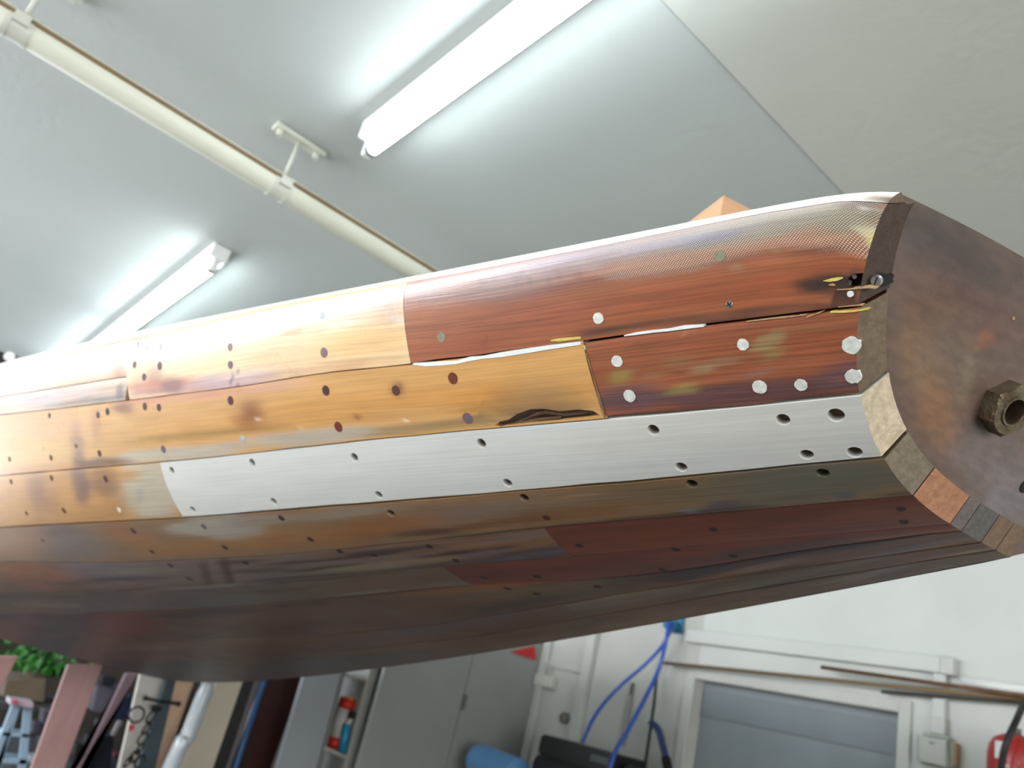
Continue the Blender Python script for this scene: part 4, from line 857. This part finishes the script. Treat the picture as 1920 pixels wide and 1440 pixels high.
# left stretch of the right wall
boxo2 = lambda nm, a, b, off, m, par=None, bev=.003: boxo(nm, (min(a[0], b[0]), YL-off, min(a[2], b[2])), (max(a[0], b[0]), YL-.001, max(a[2], b[2])), m, par, bev)
vp = onyz(1090, 1290, .04); tag(boxo('trim_2', (vp[0]-.035, YL-.04, 0), (vp[0]+.03, YL-.001, HC), M_dfr, bev=.004), kind='structure')
tag(boxo('trim_3', (XE+.002, YL-.03, 0), (XE+.06, YL-.001, HC), M_dfr, bev=.004), kind='structure')
tag(boxo('trim_4', (XE+.06, YL-.016, tz-.36+.12), (vp[0]-.035, YL-.001, tz-.36+.15), M_dfr, bev=.002), kind='structure')
sw = empty('wall_switch', tuple(onyz(1016, 1275))); tag(sw, 'small white switch box in the wall corner below the hull', 'switch')
s0, s1 = onyz(1003, 1262, .05), onyz(1031, 1290, .05); boxo2('switch_body', s0, s1, .05, mat('switch_white', (206, 206, 196), .5), sw)
tubeo('switch_cable', curve([onyz(1026, 1262, .03), onyz(1028, 1250, .05), onyz(1022, 1246, .03)]), .005, M_dfr, sw, 8)
hp = onyz(1058, 1346, .012); tag(tubeo('round_wall_socket', [hp+np.array([0, .011, 0]), hp+np.array([0, -.008, 0])], .030, mat('dull_socket', (120, 118, 106), .6), None, 20), 'round brownish wall socket left of the blue hoses', 'socket')
# ---- hoses on a hook
M_blue = mat('blue_hose', (44, 84, 178), .4, coat=.2)
hk2 = onyz(1257, 1172, .06); hr = empty('hose_hook', tuple(hk2)); tag(hr, 'teal hose hook on the wall just under the hull', 'hook')
M_teal = mat('teal_plastic', (34, 110, 140), .45)
bm = bmesh.new(); tube(bm, [hk2+np.array([0, .058, 0]), hk2+np.array([0, -.03, 0])], .026, 16); fin('hook_peg', bm, M_teal, hr); boxo('hook_plate', hk2+np.array([-.045, .045, -.03]), hk2+np.array([.045, .059, .06]), M_teal, hr, .006)
def hose(nm, pts, r, m, lab, off=.07, grp=None, cat='hose'):
    return tag(tubeo(nm, curve([onyz(x, y, off if not isinstance(off, list) else off[i]) for i, (x, y) in enumerate(pts)]), r, m, None, 12), lab, cat, grp)
hose('blue_hose', [(1262, 1168), (1256, 1185), (1238, 1216), (1205, 1250), (1170, 1280), (1136, 1315), (1111, 1350), (1092, 1392)], .0098, M_blue, 'upper bright blue air hose curving down left to the black case', [.075, .10, .10, .12, .16, .22, .28, .32], 'blue air hoses')
hose('blue_hose', [(1254, 1166), (1250, 1195), (1240, 1238), (1228, 1272), (1205, 1318), (1176, 1372), (1156, 1405), (1140, 1450)], .0105, M_blue, 'straighter blue air hose hanging to the right of its twin', [.11, .13, .12, .14, .22, .34, .43, .46], 'blue air hoses')
hose('black_hanging_strap', [(1232, 1262), (1226, 1320), (1216, 1390), (1206, 1460)], .008, mat('black_strap', (30, 32, 34), .6), 'thin black strap hanging beside the blue hoses', .07, None, 'strap')
gn = empty('air_gun', tuple(onyz(1237, 1380, .08))); tag(gn, 'dark blue air gun handle hanging on the black strap', 'air gun')
tubeo('gun_handle', curve([onyz(x, y, .085) for x, y in ((1220, 1354), (1234, 1368), (1242, 1395), (1248, 1420))]), .017, mat('navy_plastic', (34, 52, 96), .45), gn, 12)
tubeo('gun_nozzle', [onyz(1248, 1420, .085), onyz(1256, 1465, .085)], .022, M_gap, gn, 12)
sp_ = empty('thin_spatula', tuple(onyz(1180, 1330))); tag(sp_, 'thin grey spatula hanging on the wall between the two blue hoses', 'spatula')
a_, b_ = onyz(1184, 1283, .02), onyz(1178, 1400, .02); boxo('blade', (a_[0]-.014, YL-.018, b_[2]), (a_[0]+.012, YL-.008, a_[2]-.05), mat('spatula_grey', (150, 150, 144), .5), sp_, .003); boxo('handle', (a_[0]-.009, YL-.022, a_[2]-.05), (a_[0]+.008, YL-.004, a_[2]+.01), M_dark, sp_, .004)
# ---- bench with the black case and a blue tub
case_c = onY(1080, 1380, 3.12)
M_case = mat('black_plastic_case', (26, 27, 28), .45); zc = onY(1010, 1374, 3.0)[2]
c0, c1 = onY(1002, 1400, 3.0), onY(1152, 1412, 3.0); cz0 = 1.02
bench = empty('workbench', (-2.9, 3.1, 0)); tag(bench, 'workbench below the picture carrying the black case and blue tub', 'workbench')
boxo('worktop', (XE+.05, 2.7, cz0-.04), (-2.2, YL-.05, cz0), M_tim, bench, .004)
for x in (XE+.1, -2.26):
    for y in (2.74, YL-.12): boxo('leg', (x, y, 0), (x+.06, y+.06, cz0-.04), M_tim, bench, .003)
cs = empty('black_case', ((c0[0]+c1[0])/2, 3.1, cz0)); tag(cs, 'black plastic machine case on the bench under the hoses', 'case')
bm = bmesh.new(); box(bm, np.array([c0[0], 3.0, cz0+.001]), np.array([c1[0], 3.26, zc-.10])); bevel(bm, .014, 2); fin('case_body', bm, M_case, cs)
bm = bmesh.new(); box(bm, np.array([c0[0]+.01, 3.01, zc-.098]), np.array([c1[0]-.01, 3.25, zc])); bevel(bm, .012, 2); fin('case_lid', bm, M_case, cs)
boxo('case_label', (c1[0]-.15, 3.006, zc-.055), (c1[0]-.035, 3.012, zc-.025), mat('pale_label', (92, 102, 104), .5), cs, .001)
for x in (c0[0]+.012, c1[0]-.05): bm = bmesh.new(); tube(bm, [(x, 2.995, zc-.12), (x, 3.002, zc-.12)], .006, 12); fin('latch_stud', bm, M_white, cs)
bm = bmesh.new(); k0 = onY(1150, 1420, 3.1); box(bm, np.array([c1[0]+.004, 3.06, cz0+.001]), np.array([c1[0]+.07, 3.2, k0[2]-.01])); bevel(bm, .01, 2); tag(fin('small_black_box', bm, M_case), 'small black box standing against the right side of the black case', 'box')
bl = empty('blue_tub', tuple(onY(935, 1440, 2.95))); tag(bl, 'pale blue rounded plastic tub in front of the grey partition', 'tub')
t0, t1 = onY(884, 1420, 2.95), onY(970, 1440, 2.95); tt_ = onY(905, 1394, 2.95)[2]; te_ = onY(985, 1425, 2.95)[2]
bm = bmesh.new(); rr_ = .085; xs_ = (t0[0]+rr_, t1[0])
tube(bm, [(xs_[0]-.055, 2.95, tt_-rr_), (xs_[0]-.035, 2.95, tt_-rr_), (xs_[0], 2.95, tt_-rr_), (xs_[1], 2.95, te_-rr_), (xs_[1]+.01, 2.95, te_-rr_-.002)], rr_, 28, True, [rr_*.6, rr_*.88, rr_, rr_, rr_]); fin('tub_body', bm, mat('pale_blue_plastic', (98, 152, 204), .4), bl, True)
boxo('tub_base', (xs_[0]-.03, 2.9, cz0+.001), (xs_[1], 3.0, tt_-rr_*1.6), mat('pale_blue_plastic_base', (84, 132, 184), .4), bl, .01)
# ------------------------------------------------------------------ grey partition and what stands on its left
def quad(nm, X, P4, m, par=None, dep=.02, bev=.002, floor=False, up=0., smooth=False):
    """a board drawn by the corners of its front face (upper left, upper right, lower right, lower left) in the plane x = X"""
    tl, tr, br, bl_ = [onX(x, y, X) for x, y in P4]
    if floor:
        for a in (0,):
            br = tr+(br-tr)*(tr[2]/(tr[2]-br[2])); bl_ = tl+(bl_-tl)*(tl[2]/(tl[2]-bl_[2])); br[2] = bl_[2] = 0.002
    if up: tl, tr = tl+(tl-bl_)/np.linalg.norm(tl-bl_)*up, tr+(tr-br)/np.linalg.norm(tr-br)*up
    bm = bmesh.new(); f = [tl, tr, br, bl_]; D_ = np.array([-dep, 0, 0]); prism8(bm, f+[p+D_ for p in f]); bevel(bm, bev); return fin(nm, bm, m, par)
pz = onX(1000, 1212, XE)[2]+.03
yl_ = onX(712, 1256, XE)[1]
pt = empty('grey_partition', (XE, 3, 0)); tag(pt, 'grey partition panel between the cabinet and the white wall', 'partition')
ym = onX(885, 1240, XE)[1]
boxo('panel', (XE-.03, yl_+.03, 0), (XE, ym-.002, pz), M_part, pt, .002); boxo('panel', (XE-.03, ym+.002, 0), (XE, YL-.002, pz), M_part, pt, .002)
boxo('panel_mark', onX(871, 1302, XE)+np.array([0, -.004, 0]), onX(869, 1332, XE)+np.array([.003, .004, 0]), M_dark, pt, .0005)
quad('red_sign', XE+.012, [(958, 1222), (1003, 1212), (1006, 1238), (985, 1232)], mat('sign_red', (196, 40, 44), .5), None, .011); tag(bpy.data.objects['red_sign'], 'red sign at the top right corner of the grey partition', 'sign')
XC = -3.86
cb = empty('tall_cabinet', tuple(onX(620, 1440, XC))); cb.location.z = 0; tag(cb, 'tall pale grey cabinet with an open shelf column beside the partition', 'cabinet')
M_cab = mat('cabinet_grey', (150, 156, 160), .5, noise=.06, nscale=5); M_cabe = mat('cabinet_edge', (160, 160, 154), .5); M_in = mat('cabinet_inside', (20, 20, 22), .8)
quad('door', XC, [(572, 1262), (640, 1262), (594, 1440), (519, 1440)], M_cab, cb, .03, floor=True, up=.03)
quad('side_board', XC+.002, [(641, 1262), (648, 1262), (603, 1440), (595, 1440)], mat('cabinet_side', (112, 114, 112), .5), cb, .3, floor=True, up=.03)
quad('side_board', XC+.012, [(695, 1252), (713, 1252), (664, 1440), (646, 1440)], M_cabe, cb, .31, floor=True, up=.03)
quad('back_board', XC-.3, [(640, 1250), (720, 1250), (672, 1440), (590, 1440)], M_in, cb, .02, floor=True, up=.05)
quad('shelf', XC+.004, [(650, 1264), (696, 1273), (694, 1279), (648, 1269)], M_cabe, cb, .28); quad('shelf', XC+.004, [(610, 1399), (651, 1417), (649, 1424), (607, 1406)], M_cabe, cb, .28)
M_cred = mat('can_red', (196, 44, 36), .45); M_cwh = mat('can_white', (196, 190, 184), .5); M_cye = mat('cap_yellow', (226, 150, 44), .5)
def cyl2(nm, par, pts, X, wpx, m, n=16):
    P_ = [onX(x, y, X) for x, y in pts]; return tubeo(nm, P_, wpx*float(project(P_[0])[2])/FOC/2, m, par, n)
cn = empty('canister', tuple(onX(632, 1400, XC-.06))); tag(cn, 'red and white canister with a yellow cap on the cabinet shelf', 'canister')
cyl2('canister_body', cn, [(647, 1328), (630, 1382)], XC-.08, 30, M_cwh); cyl2('canister_base', cn, [(630, 1382), (624, 1402)], XC-.08, 30.5, M_cred); cyl2('canister_top', cn, [(654, 1311), (647, 1329)], XC-.08, 32, M_cred); cyl2('cap', cn, [(656, 1307), (654, 1313)], XC-.075, 17, M_cye)
bt = empty('blue_bottle', tuple(onX(645, 1405, XC-.03))); tag(bt, 'small bright blue bottle with a black cap beside the canister', 'bottle')
cyl2('bottle_body', bt, [(651, 1358), (641, 1410)], XC-.02, 16, mat('bottle_blue', (30, 136, 172), .4)); cyl2('bottle_cap', bt, [(661, 1334), (658, 1347)], XC-.02, 13, M_in); cyl2('bottle_neck', bt, [(658, 1347), (651, 1359)], XC-.02, 11, M_cwh)
tag(quad('narrow_tan_box', XC-.02, [(667, 1344), (672, 1345), (656, 1414), (648, 1412)], mat('tan_card', (176, 142, 112), .6), None, .1), 'narrow tan carton right of the blue bottle', 'box')
# boards leaning at the left
gB = 'boards and tubes leaning left of the cabinet'
M_pink = mat('pink_board', (176, 136, 132), .6, noise=.12, nscale=6, stretch=(1, 6, 1)); M_whb = mat('white_board', (206, 202, 194), .6, noise=.06, nscale=5); M_peach = mat('peach_board', (206, 170, 142), .6, noise=.1, nscale=7); M_cream = mat('cream_board', (206, 196, 176), .6, noise=.12, nscale=5); M_blk = mat('black_board', (20, 20, 20), .5); M_mah = mat('dark_mahogany', (64, 26, 18), .4, noise=.35, nscale=6, coat=.3)
def lb(nm, X, P4, m, lab, cat, dep=.022, up=.06, sub=None):
    o = quad(nm, X, P4, m, None, dep, .003, True, up); tag(o, lab, cat, gB); return o
lb('mahogany_board', -4.12, [(501, 1262), (573, 1262), (508, 1440), (430, 1440)], M_mah, 'dark reddish brown varnished board leaning against the cabinet', 'board')
lb('grey_batten', -4.09, [(480, 1262), (494, 1262), (432, 1440), (420, 1440)], mat('grey_lilac', (120, 112, 116), .5), 'thin grey batten beside the blue tube', 'batten', .012)
lb('black_board', -4.06, [(460, 1262), (482, 1262), (424, 1440), (399, 1440)], M_blk, 'glossy black board between the cream board and the blue tube', 'board')
lb('cream_board', -3.97, [(413, 1262), (461, 1262), (400, 1440), (337, 1440)], M_cream, 'wide cream board right of the plastic-wrapped roll', 'board')
lb('peach_board', -4.00, [(334, 1262), (371, 1262), (308, 1440), (288, 1440)], M_peach, 'peach coloured board behind the steel post and clamp', 'board')
lb('white_board', -4.03, [(263, 1262), (317, 1262), (264, 1440), (222, 1440)], M_whb, 'white board behind the hanging chain', 'board')
lb('steel_post', -3.92, [(316, 1262), (334, 1262), (292, 1440), (257, 1440)], mat('blue_grey_steel', (62, 76, 84), .5, .3, noise=.3, nscale=8), 'dark blue-grey steel post with the clamp on it', 'post', .04)
o_ = lb('pink_board', -3.7, [(124, 1256), (190, 1256), (122, 1440), (58, 1440)], M_pink, 'wide pinkish brown board leaning in front of the yard clutter', 'board', .02, .02)
lb('pink_board', -3.75, [(-50, 1240), (30, 1240), (-74, 1440), (-150, 1440)], M_pink, 'pale pink board cut by the left edge of the picture', 'board', .02, .02)
P_ = [onX(x, y, -4.07) for x, y in ((502, 1255), (470, 1350), (441, 1440), (414, 1520), (330, 1780))]; P_[-1] = P_[0]+(P_[2]-P_[0])*(P_[0][2]/(P_[0][2]-P_[2][2])); tag(tubeo('blue_tube', [P_[0], P_[2], P_[-1]], .013, mat('steel_blue', (44, 98, 150), .4), None, 12), 'thin blue tube leaning on the dark mahogany board', 'tube', gB)
wr_ = empty('wrapped_roll', tuple(onX(350, 1440, -3.93))); tag(wr_, 'roll wrapped in pale plastic film tied near its top', 'roll', gB)
M_film = mat('plastic_film', (196, 204, 210), .25, noise=.12, nscale=9, coat=.6, bump=.4, bscale=25)
Pw = [onX(x, y, -3.86) for x, y in ((396, 1255), (388, 1290), (379, 1312), (352, 1380), (320, 1440))]; Pw.append(Pw[0]+(Pw[-1]-Pw[0])*(Pw[0][2]/(Pw[0][2]-Pw[-1][2])))
pxr = float(project(Pw[0])[2])/FOC; tubeo('film', curve(Pw, 5), .05, M_film, wr_, 20, [pxr*w for w in np.interp(np.linspace(0, 1, 26), [0, .08, .16, .3, 1], [17, 14, 12, 14, 15])])
bm = bmesh.new(); g = bmesh.ops.create_uvsphere(bm, u_segments=12, v_segments=8, radius=.018); bmesh.ops.transform(bm, matrix=Matrix.Translation(Vector(tuple(onX(392, 1306, -3.86)))), verts=bm.verts); fin('knot', bm, M_clamp, wr_, True)
# clamp and chain on the steel post
M_iron = mat('old_iron', (52, 50, 44), .55, .6, noise=.4, nscale=30)
cl = empty('bar_clamp', tuple(onX(300, 1320, -3.93))); tag(cl, 'old iron screw clamp gripping the steel post', 'clamp')
tubeo('clamp_bar', [onX(x, y, -3.91) for x, y in ((271, 1309), (300, 1315), (335, 1320))], .007, M_iron, cl, 8)
boxo('clamp_jaw', onX(279, 1319, -3.93), onX(300, 1334, -3.905)+np.array([.02, 0, 0]), M_iron, cl, .006)
for x, y in ((335, 1320), (272, 1309)): bm = bmesh.new(); bmesh.ops.create_uvsphere(bm, u_segments=10, v_segments=8, radius=.012); bmesh.ops.transform(bm, matrix=Matrix.Translation(Vector(tuple(onX(x, y, -3.91)))), verts=bm.verts); fin('clamp_knob', bm, M_iron, cl, True)
ch = empty('iron_chain', tuple(onX(275, 1350, -3.9))); tag(ch, 'heavy iron chain hanging from the clamp in front of the white board', 'chain')
def torus(par, c, R_, r_, n1, ax2, nm='chain_link', st=1.):
    n1 = Vector(n1).normalized(); a = Vector(ax2).normalized(); b = n1.cross(a); pts = [Vector(tuple(c))+a*math.cos(k*math.pi/12)*R_*st+b*math.sin(k*math.pi/12)*R_ for k in range(25)]
    return tubeo(nm, pts, r_, M_iron, par, 8)
torus(ch, onX(256, 1340, -3.88), .032, .005, (1, .2, .1), (0, 1, 0), 'ring')
torus(ch, onX(283, 1344, -3.88), .018, .005, (1, .5, 0), (0, .3, 1), st=1.5)
for k, (x, y) in enumerate(((274, 1366), (267, 1385), (262, 1403), (252, 1418), (240, 1428), (262, 1428))):
    torus(ch, onX(x, y, -3.88), .016, .005, (1, .9*(-1)**k, .2), (0, .35, 1), st=1.6)
# clutter farther back
XB = -5.3
M_crate = mat('brown_box', (112, 98, 80), .8, noise=.25, nscale=8)
bk = lambda nm, P4, m, lab, cat, X=XB, dep=.2, fl=False, up=0.: tag(quad(nm, X, P4, m, None, dep, .006, fl, up), lab, cat)
bk('storage_rack', [(-80, 1442), (260, 1442), (255, 1449), (-85, 1449)], mat('rack_steel', (86, 90, 94), .6), 'low rack shelf under the yard clutter', 'rack', -5.2, .9)
rk = bpy.data.objects['storage_rack']; zr = onX(100, 1449, -5.2)[2]
for (x, y) in ((-60, 1449), (245, 1449)):
    p = onX(x, y, -5.25)
    for dx_ in (0, -.8): boxo('leg', (p[0]+dx_-.03, p[1]-.02, 0), (p[0]+dx_+.01, p[1]+.02, p[2]+.02), mat('rack_leg', (70, 74, 78), .6), rk, .002)
bk('brown_cardboard_box', [(12, 1274), (88, 1272), (84, 1318), (4, 1308)], M_crate, 'brown cardboard box above the stepladder', 'box', -5.6, .35)
bk('dark_shelf', [(-60, 1314), (140, 1328), (138, 1342), (-60, 1331)], mat('dark_shelf', (58, 56, 58), .7), 'dark shelf under the brown cardboard box', 'shelf', -5.5, .6)
bk('grey_panel_box', [(182, 1284), (232, 1290), (212, 1342), (172, 1334)], mat('grey_lilac_box', (96, 92, 104), .6), 'grey-violet box behind the wide pink board', 'box', -5.6, .3)
quad('bright_edge', -5.59, [(215, 1311), (224, 1314), (212, 1338), (204, 1334)], mat('bright_strip', (226, 236, 246), .3), None, .009).parent = bpy.data.objects['grey_panel_box']
bk('violet_batten', [(236, 1262), (262, 1262), (230, 1312), (214, 1308)], mat('violet_wood', (128, 104, 112), .6), 'violet-brown batten left of the white board', 'batten', -5.15, .03, True)
bk('navy_bin', [(172, 1384), (214, 1380), (208, 1442), (164, 1440)], mat('navy_bin', (22, 26, 44), .5), 'dark navy bin between the pink board and the chain', 'bin', -5.2, .18)
bk('blue_tarp_roll', [(214, 1320), (246, 1300), (244, 1350), (206, 1348)], mat('dark_blue_sheet', (30, 40, 66), .5), 'dark blue folded sheet behind the chain ring', 'sheet', -5.35, .1)
quad('red_tag', -3.87, [(242, 1360), (254, 1358), (250, 1370), (241, 1371)], mat('tag_red', (190, 50, 60), .5), ch, .004)
bk('pale_stick', [(222, 1350), (231, 1354), (209, 1392), (202, 1390)], mat('pale_stick', (186, 182, 188), .5), 'short pale stick above the navy bin', 'stick', -5.24, .02)
sl = empty('stepladder', tuple(onX(25, 1440, -5.0))); tag(sl, 'pale blue-grey stepladder at the lower left corner', 'stepladder')
M_lad = mat('pale_blue_ladder', (150, 176, 196), .5, noise=.15, nscale=8)
XL_ = -5.0
for P4 in ([(24, 1318), (34, 1320), (2, 1440), (-22, 1440)], [(46, 1320), (62, 1322), (50, 1440), (34, 1440)], [(34, 1322), (40, 1322), (14, 1400), (4, 1400)]): quad('leg', XL_-.01*len(P4), P4, M_lad, sl, .03, .003, True)
quad('top_step', XL_, [(20, 1312), (64, 1318), (62, 1328), (18, 1322)], mat('ladder_top', (176, 160, 172), .5), sl, .14)
quad('step', XL_-.04, [(6, 1372), (56, 1376), (55, 1384), (3, 1380)], M_lad, sl, .12); quad('step', XL_-.04, [(-10, 1420), (54, 1424), (52, 1434), (-14, 1430)], M_lad, sl, .14)
tag(quad('red_handle', XL_+.02, [(24, 1313), (34, 1314), (30, 1322), (24, 1320)], mat('pink_red', (190, 70, 100), .5), sl, .03, .002), 'pink-red knob')
for k, (x, y, w, h, c) in enumerate([(92, 1345, 20, 26, (78, 74, 84)), (72, 1365, 16, 22, (60, 54, 66)), (88, 1392, 22, 22, (50, 40, 50)), (66, 1425, 26, 14, (176, 186, 198)), (32, 1432, 30, 12, (120, 134, 142)), (8, 1400, 18, 40, (70, 84, 100)), (150, 1405, 14, 22, (56, 54, 50)), (196, 1360, 18, 14, (70, 74, 82)), (222, 1425, 14, 24, (120, 60, 84)), (205, 1276, 24, 16, (24, 22, 34))]):
    bk('clutter_box', [(x-w/2, y-h/2), (x+w/2, y-h/2+2), (x+w/2-3, min(y+h/2+3, 1432)), (x-w/2-3, min(y+h/2, 1431))], mat('clutter', c, .7), ['mauve-grey', 'dark violet', 'blackish', 'pale bluish white', 'grey-green', 'slate blue', 'olive-dark', 'cool grey', 'plum red', 'near-black'][k]+' small box in the blurred clutter at the lower left', 'box', -5.25-.03*k, .12)
# shrub
random.seed(3)
shr = empty('green_shrub', tuple(onX(70, 1268, -5.7))); tag(shr, 'bright green leafy plant just under the hull at the lower left', 'plant')
bm = bmesh.new(); cen = onX(70, 1255, -5.7)
for k in range(260):
    p = Vector(tuple(cen))+Vector((random.gauss(0, .06), random.gauss(0, .12), abs(random.gauss(.0, .06))-.01)); a = Vector((random.gauss(0, 1), random.gauss(0, 1), random.gauss(0, 1))).normalized(); b = a.orthogonal().normalized(); s = .035
    v = [bm.verts.new(p+a*s), bm.verts.new(p+b*s*.45), bm.verts.new(p-a*s), bm.verts.new(p-b*s*.45)]; bm.faces.new(v)
o = fin('foliage', bm, mat('leaf_green', (58, 132, 48), .5, noise=.4, nscale=12), shr); o['kind'] = 'stuff'
bm = bmesh.new(); tube(bm, [cen+np.array([0, 0, -.05]), cen], .08, 14, True, [.06, .08]); fin('pot', bm, M_crate, shr)
# black perforated bracket at the left edge under the ceiling
br_ = empty('perforated_bracket', tuple(onX(10, 668, -4.2))); tag(br_, 'black perforated steel bracket at the left edge above the hull', 'bracket')
quad('bracket_arm', -4.2, [(-60, 646), (0, 658), (36, 668), (-60, 706)], M_blk, br_, .03)
P_ = onX(17, 669, -4.19); bm = bmesh.new(); tube(bm, [P_, P_+np.array([.012, 0, 0])], .022, 16); o = fin('round_hole', bm, M_white, br_)
h0 = onX(-50, 675, -4.215); tubeo('bracket_rod', [h0, h0+np.array([0, -.5, 0]), (h0[0], h0[1]-.5, HC-.001)], .01, M_blk, br_, 8)
# windows of the near wall and, added with its fill light, the unseen rear wall
M_wf = mat('window_frame_paint', (214, 216, 212), .5)
wi = empty('window_1', (-2.9, -2.66, 1.05)); wi['kind'] = 'structure'
for x in (-4.6, -3.56, -2.53, -1.5, -.47, .54): boxo('window_frame', (x, -2.69, 1.05), (x+.06, -2.63, 2.78), M_wf, wi, .003)
for z in (1.05, 2.72): boxo('window_frame', (-4.6, -2.69, z), (.6, -2.63, z+.06), M_wf, wi, .003)
wi = empty('window_2', (3.57, .3, .8)); wi['kind'] = 'structure'
for y in (-1., .27, 1.54): boxo('window_frame', (3.55, y, .8), (3.6, y+.06, 2.5), M_wf, wi, .003)
